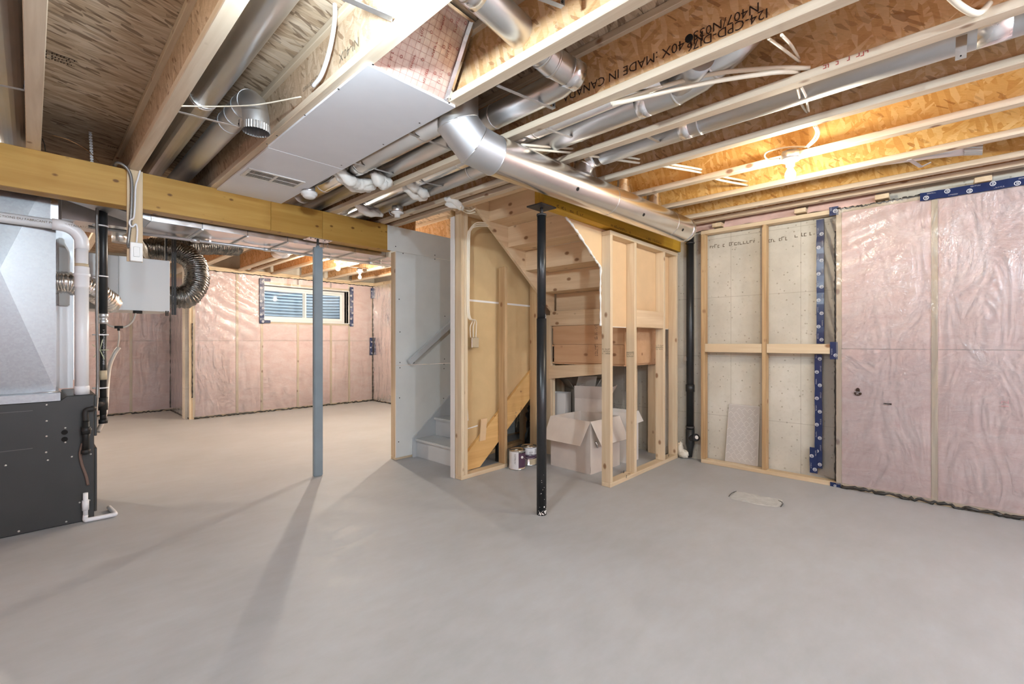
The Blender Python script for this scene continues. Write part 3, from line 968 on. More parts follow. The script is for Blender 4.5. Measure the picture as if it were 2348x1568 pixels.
# second beam over the closet framing
b2 = thing('lvl_beam', 'yellow laminated beam with black print behind the big round duct', 'beam', (3.7, 2.10, 2.235))
for k in (0, 1):
    g = G(); g.box(2.515, 4.875, 2.050 + .0455 * k, 2.0945 + .0455 * k, 2.236, 2.466); obj('beam_ply', g, LVL, b2, .002)
for x, s in ((2.66, 3), (3.42, 4), (4.05, 6)):
    obj('printed_text', marks(G(), (x, 2.050, 2.244), (1, 0, 0), (0, 0, 1), .34, .03, 1, s, .0012, .7), INK, b2, recalc=False, kind='stuff')
# ------------------------------------------------------------------ grey steel column under the beam
CX, CY = 1.835, 4.222
t = thing('steel_column', 'square grey steel column under the knotty wood beam', 'column', (CX, CY, 0))
g = G(); g.box(CX - .041, CX + .041, CY - .021, CY + .021, 0, 2.125); obj('shaft', g, STEELBLUE, t, .006, segs=2)
g = G(); g.box(CX - .038, CX + .038, CY - .019, CY + .019, 2.125, 2.131); g.cyl((CX, CY, 2.13), (CX, CY, 2.15), .017, 8); obj('collar', g, STEELBLUE, t)
g = G(); g.cyl((CX, CY, 2.14), (CX, CY, 2.20), .011, 12); obj('screw', g, PLATE, t)
g = G(); g.box(CX - .11, CX + .11, CY - .07, CY + .07, 2.199, 2.2065); obj('cap_plate', g, TIN, t, .001)
for dx in (-.085, -.045, .045, .085):
    g = G(); g.cyl((CX + dx, CY - .05, 2.1985), (CX + dx, CY - .05, 2.196), .006, 8); obj('bolt', g, DARK, t)

PX_, PY_ = 2.54, 2.096
t = thing('black_post', 'round black steel jack post with chipped paint under the stair beam', 'post', (PX_, PY_, 0))
g = G(); g.cyl((PX_, PY_, 0), (PX_, PY_, 1.42), .036, 28); obj('lower_tube', g, STEELBLK, t)
g = G(); g.cyl((PX_, PY_, 1.40), (PX_, PY_, 2.165), .032, 28); obj('upper_tube', g, STEELBLK, t)
g = G(); g.cyl((PX_, PY_, 2.165), (PX_, PY_, 2.178), .036, 24); obj('collar', g, PLATE, t)
g = G(); g.cyl((PX_, PY_, 2.17), (PX_, PY_, 2.224), .012, 14); obj('screw', g, PLATE, t)
g = G(); g.box(PX_ - .085, PX_ + .085, PY_ - .07, PY_ + .07, 2.223, 2.233); obj('cap_plate', g, PLATE, t, .001)
q = on(1238, 697, y=2.07)
ah = math.radians(252)
g = G(); g.cyl((PX_ + .030 * math.cos(ah), PY_ + .030 * math.sin(ah), q.z), (PX_ + .0328 * math.cos(ah), PY_ + .0328 * math.sin(ah), q.z), .010, 10); obj('hole', g, DARK, t)
rr = random.Random(2)
g = G()
def chip(a, z, s):
    n = 7
    pts = []
    for k in range(n):
        th = 2 * math.pi * k / n
        aa = a + s * rr.uniform(.5, 1) * math.cos(th) / .036; zz = z + s * rr.uniform(.6, 1.3) * math.sin(th)
        pts.append((PX_ + .0366 * math.cos(aa), PY_ + .0366 * math.sin(aa), max(.001, zz)))
    g.add(pts, [tuple(range(n))])
for _ in range(34): chip(math.radians(rr.uniform(185, 320)), abs(rr.gauss(0, .03)) + .004, rr.uniform(.002, .007))
for _ in range(10): chip(math.radians(rr.uniform(200, 300)), rr.uniform(.1, .3), rr.uniform(.001, .003))
obj('paint_chips', g, PLASTER, t, recalc=False, kind='stuff')
g = G()
q = on(1252, 742, y=2.06)
for dz, s in ((.05, .008), (.03, .013), (.0, .016), (-.03, .014), (-.055, .012), (-.08, .010)): 
    a0 = math.radians(292)
    pts = [(PX_ + .0326 * math.cos(a0 + da), PY_ + .0326 * math.sin(a0 + da), q.z + dz + zz) for da, zz in ((-.2 - s * 4, -.02), (.25, -.022), (.3, .02), (-.1 - s * 6, .018))]
    g.add(pts, [(0, 1, 2, 3)])
obj('paint_patch', g, PLASTER, t, recalc=False)

# ------------------------------------------------------------------ stair wall with drywall (far side of the lower flight)
ws = struct('wall_stair', None, None, (3.0, 4.17, 0))
T = .0127
g = G(); g.box(2.537, 4.87, YB, YB + T, 2.206, HJ - .001); obj('drywall_sheet', g, DRYW, ws)
g = G(); g.box(2.636, 4.87, YB, YB + T, 1.0035, 2.203); obj('drywall_sheet', g, DRYW, ws)
g = G(); g.box(2.636, 4.87, YB, YB + T, .027, 1.0005); obj('drywall_sheet', g, DRYW, ws)
g = G(); g.box(2.5325, 2.5365, YB - .001, YB + T, 2.206, HJ - .002); obj('drywall_edge', g, PLASTER, ws)
g = G(); g.box(2.634, 2.6358, YB - .0005, YB + T, .027, 2.203); obj('drywall_edge', g, PLASTER, ws)
for x in (2.637, 3.05, 3.46, 3.87, 4.28):
    g = G(); g.box(x, x + .038, YB + T + .001, YB + T + .09, .038, 2.206); obj('stud', g, WZ, ws, .003)
g = G(); g.box(2.637, 4.87, YB + T + .001, YB + T + .09, 0, .037); obj('bottom_plate', g, WX, ws, .003)
rr = random.Random(5)
g = G()
for (u, v) in ((907, 565), (924, 581), (997, 585), (1038, 593), (1038, 599), (915, 686), (1020, 725), (917, 761), (1019, 823), (1018, 835), (917, 831), (917, 843), (1018, 845), (916, 912), (1017, 913), (914, 1013), (997, 594)):
    q = on(u, v, y=YB)
    g.disc((q.x, YB - .0008, q.z), (0, 1, 0), .006, 8, .0006)
obj('screw_heads', g, IRON, ws, kind='stuff')

# ------------------------------------------------------------------ lower flight of stairs
st = thing('staircase', 'grey painted stairs going up behind the drywall opening', 'staircase', (2.885, 3.7, 0))
ya, yb = 3.278, 4.138
for i in range(5):
    x = 2.885 + .25 * i; z = .2 * i
    g = G(); g.box(x, x + .018, ya, yb, z + (.001 if i == 0 else 0), z + .175); obj('riser', g, STAIRW, st)
    g = G(); g.box(x - .028, x + .252, ya, yb, z + .174, z + .2); obj('tread', g, STAIRW, st, .006, segs=2)
g = G()
g.prism([(2.836, YB - .001, 0), (2.836, YB - .001, .205), (3.434, YB - .001, .700), (4.05, YB - .001, 1.205), (4.05, YB - .001, .9), (2.95, YB - .001, 0)], (0, -.019, 0))
obj('skirt_board', g, SKIRT, st)
# stringer on the near side, seen between the partition studs
g = G()
g.prism([(2.745, 3.225, .040), (2.975, 3.225, .040), (3.95, 3.225, .822), (3.95, 3.225, 1.115), (2.745, 3.225, .150)], (0, .036, 0))
so = obj('stringer', g, LSL, st, .002)
q = on(1180, 960, y=3.224)
for k, (dx, dz, w) in enumerate(((0, .02, .13), (.035, -.01, .10), (.075, .045, .16))):
    obj('pencil_writing', marks(G(), (q.x + dx, 3.224, q.z + dz - .08), (.25, 0, 1), (-1, 0, .25), w, .025, 1, 30 + k, .0012, .7), INKG, so, recalc=False)

# handrail
p0 = on(938, 831, y=4.09); p1 = on(1043, 735, y=4.09)
d = (p1 - p0).normalized(); p1 = p1 + d * .5
t = thing('handrail', 'pale grey sloping handrail on the stair drywall', 'handrail', p0)
g = G(); g.bar(p0, p1, .042, .064, (0, 0, 1)); obj('rail', g, STAIRW, t, .006, segs=2)
for k in (.07, .66):
    c = p0 + (p1 - p0) * k
    g = G(); g.tube([c + Vector((0, .0, -.03)), c + Vector((0, .02, -.06)), c + Vector((0, .066, -.06))], .008, 8); obj('bracket', g, PLATE, t)

# ------------------------------------------------------------------ partition left of the stairs (bare studs, paper back of drywall)
wp = struct('wall_partition', None, None, (3.2, 3.13, 0))
Y0, Y1 = 3.13, 3.219
g = G(); g.box(2.66, 3.262, Y0, Y1, 0, .038); obj('bottom_plate', g, OLDZ if False else WX, wp, .003)
for x, m in ((2.66, WZ), (2.70, WZ), (3.222, OLDZ), (3.702, OLDZ), (3.955, WZ)):
    g = G(); g.box(x, x + .0375, Y0, Y1, .038 if x < 3.3 else 0, (2.43 if x < 3.0 else 2.0) if x < 3.9 else 1.55); obj('stud', g, m, wp, .003)
g = G(); g.box(2.66, 2.98, Y0, Y1, 2.43, 2.466); obj('top_plate', g, WX, wp, .003)
def slope_poly(x0, x1, za, zb, ztop):
    return [(x0, 3.264, za), (x1, 3.264, zb), (x1, 3.264, ztop), (x0, 3.264, ztop)]
zs = lambda x: .10 + .80 * (x - 2.745)
g = G(); g.prism([(2.652, 3.264, .002), (2.745, 3.264, .05), (3.40, 3.264, .575), (4.0, 3.264, 1.055), (4.0, 3.264, 1.638), (2.652, 3.264, 1.646)], (0, .0127, 0)); obj('drywall_sheet', g, DRYB, wp)
g = G(); g.prism([(2.652, 3.264, 1.652), (4.0, 3.264, 1.644), (4.0, 3.264, 2.465), (2.652, 3.264, 2.465)], (0, .0127, 0)); obj('drywall_sheet', g, DRYB, wp)
g = G(); g.prism([(2.74, 3.2635, 1.641), (4.0, 3.2635, 1.633), (4.0, 3.2635, 1.652), (2.74, 3.2635, 1.660)], (0, -.002, 0)); obj('joint_compound', g, PLASTER, wp)
g = G(); g.prism([(2.80, 3.2635, .415), (2.98, 3.2635, .43), (2.98, 3.2635, .442), (2.86, 3.2635, .43), (2.80, 3.2635, .425)], (0, -.002, 0))
g.prism([(2.79, 3.2635, .50), (2.86, 3.2635, .50), (2.85, 3.2635, .62), (2.82, 3.2635, .66), (2.81, 3.2635, .60), (2.775, 3.2635, .55)], (0, -.002, 0))
obj('joint_compound', g, PLASTER, wp)
g = G(); g.box(2.6515, 2.6575, 3.2195, 3.277, .002, 2.40); obj('drywall_edge', g, PLASTER, wp)
# scrap of board leaning against it
q = on(1106, 985, y=3.218)
g = G(); g.prism([(q.x - .04, 3.222, q.z - .105), (q.x + .035, 3.222, q.z - .105), (q.x + .058, 3.222, q.z + .105), (q.x - .018, 3.222, q.z + .105)], (0, -.012, 0))
tag(obj('drywall_scrap', g, DRYP), 'small tan strip of drywall scrap fixed to the stair stringer', 'board')

# ------------------------------------------------------------------ upper flight seen from below
uf = thing('upper_staircase', 'unpainted wooden upper stair flight seen from its underside', 'staircase', (3.3, 2.6, 1.5))
YL, YRr = 3.09, 2.17
low = lambda x: 2.504 - .793 * (x - 2.78)
g = G(); g.prism([(2.72, YL, low(2.72)), (3.97, YL, low(3.97)), (3.97, YL, low(3.97) + .36), (2.72, YL, HJ + .27)], (0, .037, 0)); obj('stringer', g, STAIRX, uf, .002)
g = G(); g.prism([(2.78, YRr - .002, low(2.78) + .02), (3.97, YRr - .002, low(3.97) + .02), (3.97, YRr - .002, low(3.97) + .36), (2.78, YRr - .002, HJ + .27)], (0, -.03, 0)); obj('stringer', g, STAIRX, uf, .002)
for k in range(-1, 5):
    # riser backs at X = 2.97 + .258 k ; underside of the tread behind each one
    xk = 2.97 + .258 * k
    zt = 2.389 - .2025 * k           # underside of the tread that meets this riser's foot
    g = G(); g.box(xk, xk + .019, YRr, YL - .0005, zt, min(zt + .20, HT - .02)); obj('riser', g, STAIRY, uf)
    g = G(); g.box(xk - .02, xk + .282, YRr, YL - .0005, zt - .027, zt - .0005) if False else g.box(xk + .0012, xk + .262, YRr + .001, YL - .001, zt + .0012, zt + .025)
    obj('tread', g, STAIRY, uf)
g = G(); g.box(2.66, 2.715, 2.17, 3.085, 2.47, HT - .002); obj('header', g, STAIRY, uf)

# winder boxes under the turn
wd = thing('winder_frame', 'stack of reddish plywood winder boxes at the stair turn', 'stair framing', (4.2, 2.7, .84))
XW = 3.95
g = G(); g.box(XW - .012, XW + .026, 2.30, 3.128, 1.428, 1.588); obj('face_board', g, STAIRY, wd, .002)
g = G(); g.box(XW + .006, XW + .024, 2.216, 3.10, 1.226, 1.426); a = obj('face_board', g, PLYR, wd, .001)
g = G(); g.box(XW + .012, XW + .03, 2.216, 3.09, 1.03, 1.224); b = obj('face_board', g, PLYR, wd, .001)
g = G(); g.prism([(XW + .0, 2.45, 1.03), (XW + .0, 3.16, .985), (XW + .0, 3.16, .838), (XW + .0, 2.45, .925)], (.038, 0, 0)); obj('face_board', g, STAIRY, wd, .002)
g = G(); g.box(XW + .03, 4.86, 2.216, 2.235, 1.03, 1.42); obj('side_board', g, PLYR, wd)
g = G(); g.box(XW + .03, 4.86, 2.24, 4.13, 1.40, 1.42); obj('deck', g, PLYR, wd)
g = G(); g.box(XW + .03, 4.86, 2.24, 4.13, 1.20, 1.22); obj('deck', g, PLYR, wd)
g = G(); g.box(XW + .03, 4.86, 2.24, 4.13, 1.01, 1.03); obj('deck', g, PLYR, wd)
for (x, y) in ((4.0, 3.132), (4.40, 3.3), (4.72, 3.6), (4.62, 2.45), (4.78, 2.30)):
    g = G(); g.box(x, x + .038, y, y + .089, 0, 1.0); obj('prop_stud', g, WZ, wd, .003)
for (u, v, s) in ((1371, 762, 1), (1371, 800, 2)):
    q = on(u, v, x=XW + .011)
    obj('pencil_writing', marks(G(), (XW + .010 if s == 2 else XW + .005, q.y, q.z - .07), (0, .0, 1), (0, 1, 0), .14, .04, 2, s + 40, .0012, .7), INK, wd, recalc=False)

# ------------------------------------------------------------------ closet partition on the right of the stairs
wc = struct('wall_closet', None, None, (4.1, 2.04, 0))
Y0, Y1 = 2.04, 2.129
g = G(); g.box(3.398, 4.778, Y0, Y1, 0, .038); obj('bottom_plate', g, WX, wc, .003)
g = G(); g.box(3.398, 4.778, Y0, Y1, 2.172, 2.210); obj('top_plate', g, WX, wc, .003)
for i, x in enumerate((3.399, 3.825, 4.432, 4.738)):
    g = G(); g.box(x, x + .038, Y0, Y1, .038, 2.172); s_ = obj('stud', g, WZ, wc, .003)
    if i < 3:
        zz = {0: 1.195, 1: 1.16, 2: 1.22}[i]
        gm = marks(G(), (x - .0004, Y1 - .008, zz - .05), (0, -1, 0), (0, 0, 1), .073, .055, 3, 60 + i, .0012, .85)
        # boxed grade stamp
        obj('grade_stamp', gm, INKG, s_, recalc=False)
g = G(); g.box(3.862, 4.430, Y0 + .001, Y0 + .039, 1.388, 1.552); obj('blocking', g, STAIRX, wc, .003)
yd = 2.1295
g = G(); g.prism([(2.90, yd, 2.232), (3.398, yd, 1.90), (3.398, yd, 1.386), (4.10, yd, 1.388), (4.78, yd, 1.392), (4.78, yd, 2.234), ], (0, .0127, 0)); obj('drywall_sheet', g, DRYP, wc)
pts = [(2.88, 2.235), (2.97, 2.19), (3.10, 2.105), (3.22, 2.02), (3.31, 1.955), (3.385, 1.905), (3.392, 1.86), (3.386, 1.7), (3.392, 1.5), (3.388, 1.386)]
g = G(); rr = random.Random(9)
P = spline([(a, yd + .004, b) for a, b in pts], 6); P = [p + Vector((rr.uniform(-.003, .003), 0, rr.uniform(-.004, .004))) for p in P]
g.tube(P, [.009 * rr.uniform(.6, 1.5) for _ in P], 6); obj('torn_edge', g, PLASTER, wc, recalc=False)
g = G(); g.box(3.44, 3.823, yd - .0015, yd + .0135, 1.383, 1.389); g.box(4.48, 4.735, yd - .0015, yd + .0135, 1.386, 1.392); obj('drywall_edge', g, PLASTER, wc)
for u, v in ((1436, 1095), (1430, 1084), (1533, 1046)):
    q = on(u, v, z=.04)
    g = G(); g.cyl((q.x, q.y, .037), (q.x + .004, q.y, .062), .0022, 6); obj('nail', g, IRON, wc)
# ------------------------------------------------------------------ white drywall panel closing the return bay, with its grille and foil end
zp = HJ - .0135
g = G(); g.box(1.002, 1.492, 1.803, 3.016, zp, HJ - .0005)
pa = tag(obj('ceiling_board', g, DRYC, bevel=.001), 'larger white drywall panel screwed under two joists', 'panel')
g = G(); g.box(1.006, 1.490, 3.019, 4.158, zp - .001, HJ - .0015)
pb = tag(obj('ceiling_board', g, DRYC, bevel=.001), 'smaller white drywall panel holding the air grille, touching the beam', 'panel')
g = G(); rr = random.Random(3)
for (u, v) in ((776, 204), (699, 264), (635, 311), (612, 330), (962, 282), (879, 331), (1030, 236), (855, 148), (783, 379)):
    q = on(u, v, z=zp); g.disc((q.x, q.y, zp - .0004), (0, 0, 1), .005, 8, .0006)
obj('screw_heads', g, IRON, pa, kind='stuff')
cs = [on(570, 384, z=zp), on(700, 416, z=zp), on(549, 403, z=zp), on(681, 429, z=zp)]
gx0, gx1 = (cs[0].x + cs[2].x) / 2, (cs[1].x + cs[3].x) / 2
gy0, gy1 = (cs[0].y + cs[1].y) / 2, (cs[2].y + cs[3].y) / 2
if gy0 > gy1: gy0, gy1 = gy1, gy0
t = thing('air_grille', 'white two-part air grille set in the smaller drywall panel', 'grille', ((gx0 + gx1) / 2, (gy0 + gy1) / 2, zp - .006))
xm_ = (gx0 + gx1) / 2; bw = .022
g = G()
g.box(gx0, gx1, gy0, gy0 + bw, zp - .007, zp - .0012); g.box(gx0, gx1, gy1 - bw, gy1, zp - .007, zp - .0012)
g.box(gx0, gx0 + bw, gy0 + bw, gy1 - bw, zp - .007, zp - .0012); g.box(gx1 - bw, gx1, gy0 + bw, gy1 - bw, zp - .007, zp - .0012)
g.box(xm_ - .009, xm_ + .009, gy0 + bw, gy1 - bw, zp - .007, zp - .0012)
obj('frame', g, WHITEM, t, .001)
for a, b in ((gx0 + bw, xm_ - .009), (xm_ + .009, gx1 - bw)):
    g = G(); g.box(a, b, gy0 + bw, gy1 - bw, zp - .0022, zp - .0014); obj('grille_back', g, VENTD, t)
    g = G(); k = a + .003
    while k < b - .003:
        g.box(k, k + .0014, gy0 + bw, (gy0 + gy1) / 2 - .002, zp - .005, zp - .0024); g.box(k, k + .0014, (gy0 + gy1) / 2 + .002, gy1 - bw, zp - .006, zp - .0024); k += .0085
    g.box(a, b, (gy0 + gy1) / 2 - .002, (gy0 + gy1) / 2 + .002, zp - .0065, zp - .0024)
    obj('louvres', g, WHITEM, t, kind='stuff')

t = thing('foil_end_panel', 'pinkish printed foil panel closing the joist bay above the drywall panel', 'panel', (1.24, 1.8, HJ))
def fp(s, tt):
    x = 1.035 + .412 * s; z = HJ + .002 + .308 * tt
    return Vector((x, 1.815 - .21 * tt + .006 * math.sin(s * 5 + tt * 3) + .004 * fbm((s * 3, tt * 3, 0), 1, 2), z))
g = G(); g.grid(fp, 16, 14); obj('sheet', g, FOILPINK, t, recalc=False)
def fpp(s, tt, d=.004):
    p = fp(s, tt); return p + Vector((0, -d, -d * .6))
g = G(); g.tube([fpp(.97, k / 8, .008) for k in range(9)], .018, 4, flat=.35, smooth=False); obj('tape_strip', g, FOIL, t)
g = G(); g.tube([fpp(k / 6, .98, .008) for k in range(7)], .012, 4, flat=.35, smooth=False); obj('tape_strip', g, FOIL, t)
g = G(); g.tube([Vector((1.43, 1.806, HJ + .035)), Vector((1.43, 1.800, HJ + .0005))], .022, 4, flat=.4, smooth=False); obj('tape_tab', g, FOIL, t)
g = G()
for i in range(1, 13):      # printed grid of the facing
    for A in ([fpp(i / 13, k / 6, .0025) for k in range(7)], [fpp(k / 6, i / 13, .0025) for k in range(7)]):
        for k in range(6):
            dv = (A[k + 1] - A[k]).cross(Vector((0, -.8, -.5))).normalized() * .0006
            g.add([A[k] - dv, A[k] + dv, A[k + 1] + dv, A[k + 1] - dv], [(0, 1, 2, 3)])
obj('printed_grid', g, INKLR, t, recalc=False, kind='stuff')
g = G()
up = (fp(.5, 1) - fp(.5, 0)).normalized()
for i, s in enumerate((.18, .42, .62, .80)):
    for k in range(3):
        tt = .08 + .31 * k + .07 * (i % 2)
        p = fpp(s, tt, .004)
        marks(g, p, up, (-1, 0, 0), .06, .016, 1, i * 9 + k, .001, .9)
        c = fpp(s + .09, tt + .16, .005); R = .007
        ring = [c + Vector((1, 0, 0)) * R * math.cos(a * 2 * math.pi / 10) + up * R * math.sin(a * 2 * math.pi / 10) for a in range(10)]
        inn = [c + (q - c) * .7 for q in ring]
        g.add(ring + inn, [(a, (a + 1) % 10, 10 + (a + 1) % 10, 10 + a) for a in range(10)])
obj('printed_mark', g, INKR, t, recalc=False)


# ------------------------------------------------------------------ sheet-metal ducts
def duct(name, pts, r, mat, label, collars=(), smooth_n=0, cat='duct', group=None, seg=24, caps=True):
    P = spline(pts, smooth_n) if smooth_n else [Vector(p) for p in pts]
    t = thing(name, label, cat, P[0], group)
    g = G(); g.tube(P, r, seg, caps); obj('pipe', g, mat, t)
    # tape joints / raised seam rings at fractions along the path
    L = [0]
    for i in range(1, len(P)): L.append(L[-1] + (P[i] - P[i - 1]).length)
    for f in collars:
        w, m, k = (.012, mat, 1.03) if not isinstance(f, tuple) else (f[1], f[2], 1.02)
        ff = f if not isinstance(f, tuple) else f[0]
        s = ff * L[-1]
        i = max(j for j in range(len(L) - 1) if L[j] <= s + 1e-9)
        d = (P[i + 1] - P[i]).normalized(); c = P[i] + d * (s - L[i])
        g = G(); g.tube([c - d * w / 2, c + d * w / 2], r * k, seg); obj('joint_band', g, m, t)
    return t

PG = 'round ducts in the joist bays'
duct('round_duct', [(-.10, -2.5, 2.60), (-.10, 4.6, 2.60)], .074, GALV, 'round galvanized duct at the far left edge of the ceiling', (.68, .5), group=PG)
duct('round_duct', [(.662, -2.5, 2.625), (.662, 5.0, 2.625)], .068, GALV, 'long round duct just right of the joist above the switch box', ((.735, .05, FOIL), .735), group=PG)
t = duct('round_duct', [(.845, 5.0, 2.615), (.845, 3.2, 2.615), (.845, 2.90, 2.615), (.845, 2.82, 2.600), (.845, 2.755, 2.555), (.845, 2.728, 2.49), (.845, 2.725, 2.415)], .066, GALV_DULL,
         'round duct ending in an open elbow pointing down left of the drywall panel', (.745, .80, .855, .905), group=PG, caps=False)
g = G()
def crimp(s, q):
    a = 2 * math.pi * s
    r = .067 + .0025 * math.sin(a * 30)
    return Vector((.845 + r * math.cos(a), 2.725 + r * math.sin(a), 2.442 - .040 * q))
g.grid(crimp, 180, 2); obj('crimped_end', g, GALV, t, recalc=False)
duct('round_duct', [(1.655, 5.0, 2.565), (1.655, 2.08, 2.565)], .078, GALV_BRIGHT, 'wide round duct beside the right edge of the drywall panel', (.30, .45, .66, .92), group=PG)
pe = Vector((1.852, 1.34, 2.565)); pi_ = on(1165, 48, z=2.625); po_ = pi_ + (pi_ - pe).normalized() * .9
duct('round_duct', [(1.852, 5.0, 2.565), (1.852, 1.50, 2.565), (1.850, 1.40, 2.567), tuple(pe + Vector((-.02, -.03, .004))), tuple(pe + (pi_ - pe) * .35), tuple(pi_), tuple(po_)], .068, GALV,
     'round duct with a sharp elbow crossing into the bay above the foil panel', (.30, .62, (.735, .07, FOIL), .76, .775, (.86, .06, FOIL)), group=PG)
duct('round_duct', [(2.112, 5.0, 2.57), (2.112, .98, 2.57)], .072, GALV_BRIGHT, 'left of the two parallel ducts beyond the MADE IN CANADA joist', (.3, .62, .8), group=PG)
t = duct('round_duct', [(2.300, 5.0, 2.56), (2.300, 1.0, 2.56), (2.285, .86, 2.575), (2.255, .70, 2.63), (2.235, .62, 2.67)], .076, GALV, 'right of the two parallel ducts beyond the MADE IN CANADA joist, with a wye fitting', (.25, .55, (.60, .05, FOIL), .68, (.87, .06, FOIL), .91, .955), group=PG)
g = G(); g.tube(spline([(2.24, .64, 2.66), (2.225, .56, 2.70), (2.22, .50, 2.74), (2.22, .48, 2.779)], 5), .071, 20); obj('elbow', g, BLACKPIPE, t)
g = G(); g.tube([(2.29, .98, 2.565), (2.19, .86, 2.57), (2.12, .80, 2.57)], .068, 20); obj('wye_branch', g, GALV_DULL, t)
duct('round_duct', [(2.725, -2.5, 2.56), (2.725, 1.70, 2.56)], .074, GALV_DULL, 'blue grey round duct running to the right edge beyond the cable-crossed joist', ((.555, .1, FOIL), (.86, .06, FOIL), .84), group=PG)

# the big branch duct hung below the joists
R_ = .113
P = [Vector((1.625, 1.945, 2.74)), Vector((1.625, 1.94, 2.46)), Vector((1.715, 1.915, 2.365)), Vector((1.85, 1.885, 2.337)), Vector((4.30, 1.77, 2.325))]
t = thing('branch_duct', 'large shiny round duct hanging below the joists with a gored elbow', 'duct', P[3])
g = G()
pass
def miter(a, b, r1, r2, c0n, c1n):
    """gore between two tilted joint planes"""
    gg = G(); n = 32
    d = (b - a).normalized()
    e1 = d.orthogonal().normalized(); e2 = d.cross(e1)
    vs = []
    for c, nn in ((a, c0n), (b, c1n)):
        for k in range(n):
            th = 2 * math.pi * k / n
            p = a + (e1 * math.cos(th) + e2 * math.sin(th)) * r1
            s = (c - p).dot(nn) / d.dot(nn)
            vs.append(p + d * s)
    gg.add(vs, [(k, (k + 1) % n, n + (k + 1) % n, n + k) for k in range(n)], True)
    return gg, vs
dirs = [(P[i + 1] - P[i]).normalized() for i in range(4)]
TOPM = 1
nm = [dirs[0]] + [(dirs[i] + dirs[i + 1]).normalized() for i in range(3)] + [dirs[3]]
for i, m in ((0, GALV), (1, GALV_DULL), (2, GALV_DULL)):
    gg, vs = miter(P[i], P[i + 1], R_, R_, nm[i], nm[i + 1])
    obj('elbow_gore', gg, m, t, recalc=False)
    ring = vs[32:] + [vs[32]]
    g = G(); g.tube(ring, .0028, 6); obj('seam', g, GALV, t)
gg, vs = miter(P[3], P[4], R_, R_, nm[3], nm[4]); obj('pipe', gg, GALV_BRIGHT, t, recalc=False)
g = G(); g.tube(vs[:32] + [vs[0]], .0028, 6); obj('seam', g, GALV, t)
g = G(); g.lathe(P[4] - dirs[3] * .05, [(R_ * 1.012, 0), (R_ * 1.012, .052), (R_ * .97, .064), (R_ * .8, .070), (.001, .072)], 32, dirs[3]); obj('end_cap', g, GALV_BRIGHT, t)
axx = P[4] - P[3]
for f, w, m in ((.47, .006, FOIL), (.86, .006, FOIL), (.36, .10, GALV_BRIGHT)):
    if w > .05: continue
    c = P[3] + axx * f; g = G(); g.tube([c - dirs[3] * w / 2, c + dirs[3] * w / 2], R_ * 1.008, 32); obj('tape_edge', g, m, t)
for f, a in ((.27, -1.2), (.62, -1.15), (.90, -1.2)):
    c = P[3] + axx * f
    nn = Vector((0, math.sin(a) * .35 - .75, -.65)).normalized()
    g = G(); g.disc(c + nn * (R_ + .0005), nn, .013, 12, .0012); obj('hole', g, DARK, t)
def boot(x, r0, r1, h, lab):
    c = P[3] + axx * ((x - P[3].x) / axx.x)
    g = G()
    def fn(s, q):
        a = 2 * math.pi * s
        rr_ = r0 + (r1 - r0) * min(1, q * 1.25) ** .6
        rr_ *= 1 + .04 * fbm((math.cos(a) * 2, math.sin(a) * 2, q * 4 + x), 1.5, 3)
        return Vector((c.x + rr_ * math.cos(a) * (1.25 - .25 * q), c.y + .02 + rr_ * .9 * math.sin(a), c.z + .055 + h * q))
    g.grid(fn, 28, 12)
    o = obj('takeoff_boot', g, FOIL, t, recalc=False)
    o['label'] = lab
boot(2.735, .125, .072, .20, 'foil-taped takeoff boot')
boot(3.26, .075, .052, .16, 'small taped takeoff collar')
boot(3.74, .085, .062, .17, 'taped takeoff collar near the duct end')
g = G(); g.tube(spline([(2.735, 1.85, 2.53), (2.735, 1.82, 2.565), (2.73, 1.74, 2.565)], 4), .074, 20); obj('elbow', g, FOIL, t)

# rectangular trunk duct beyond the beam
t = thing('trunk_duct', 'shiny rectangular sheet metal trunk duct running behind the beam', 'duct', (1.5, 4.62, 2.17))
xs = [.62, .95, 1.28, 1.61, 1.94, 2.27, 2.62, 2.95]
for i in range(len(xs) - 1):
    x0, x1 = xs[i] + .002, xs[i + 1] - .002
    g = G(); za = 2.168; zc = 2.160
    c = Vector(((x0 + x1) / 2, 4.62, zc))
    vs = [(x0, 4.34, za), (x1, 4.34, za), (x1, 4.90, za), (x0, 4.90, za), tuple(c), (x0, 4.34, 2.46), (x1, 4.34, 2.46), (x1, 4.90, 2.46), (x0, 4.90, 2.46)]
    g.add(vs, [(0, 1, 4), (1, 2, 4), (2, 3, 4), (3, 0, 4), (0, 5, 6, 1), (2, 7, 8, 3), (1, 6, 7, 2), (0, 3, 8, 5), (5, 8, 7, 6)])
    obj('duct_section', g, galv('trunk_sheet%d' % i, (.80, .79, .79), .24, 20, .04) if i == 0 else bpy.data.materials['trunk_sheet0'], t)
    g = G(); g.box(xs[i + 1] - .008, xs[i + 1] + .008, 4.335, 4.905, 2.156, 2.166); obj('drive_cleat', g, GALV, t)
for (u, v) in ((648, 551), (625, 575), (656, 578), (757, 568), (869, 587), (878, 611), (460, 553)):
    q = on(u, v, z=2.163)
    if .62 < q.x < 2.95 and 4.34 < q.y < 4.9:
        g = G(); g.disc((q.x, q.y, 2.1585), (0, 0, 1), .02, 12, .001); obj('hole', g, DARK, t)
g = G()
g.prism([(.62, 4.345, 2.168), (.62, 4.345, 2.455), (.12, 4.345, 2.455), (.12, 4.345, 2.30)], (0, .30, 0)); obj('transition', g, GALV_SOFT, t)
g = G(); g.box(.16, .58, 4.90, 5.35, 2.20, 2.46); obj('side_branch', g, GALV, t)
g = G(); g.cyl((.52, 5.1, 2.20), (.52, 5.1, 2.10), .055, 18); obj('takeoff_collar', g, GALV_BRIGHT, t)
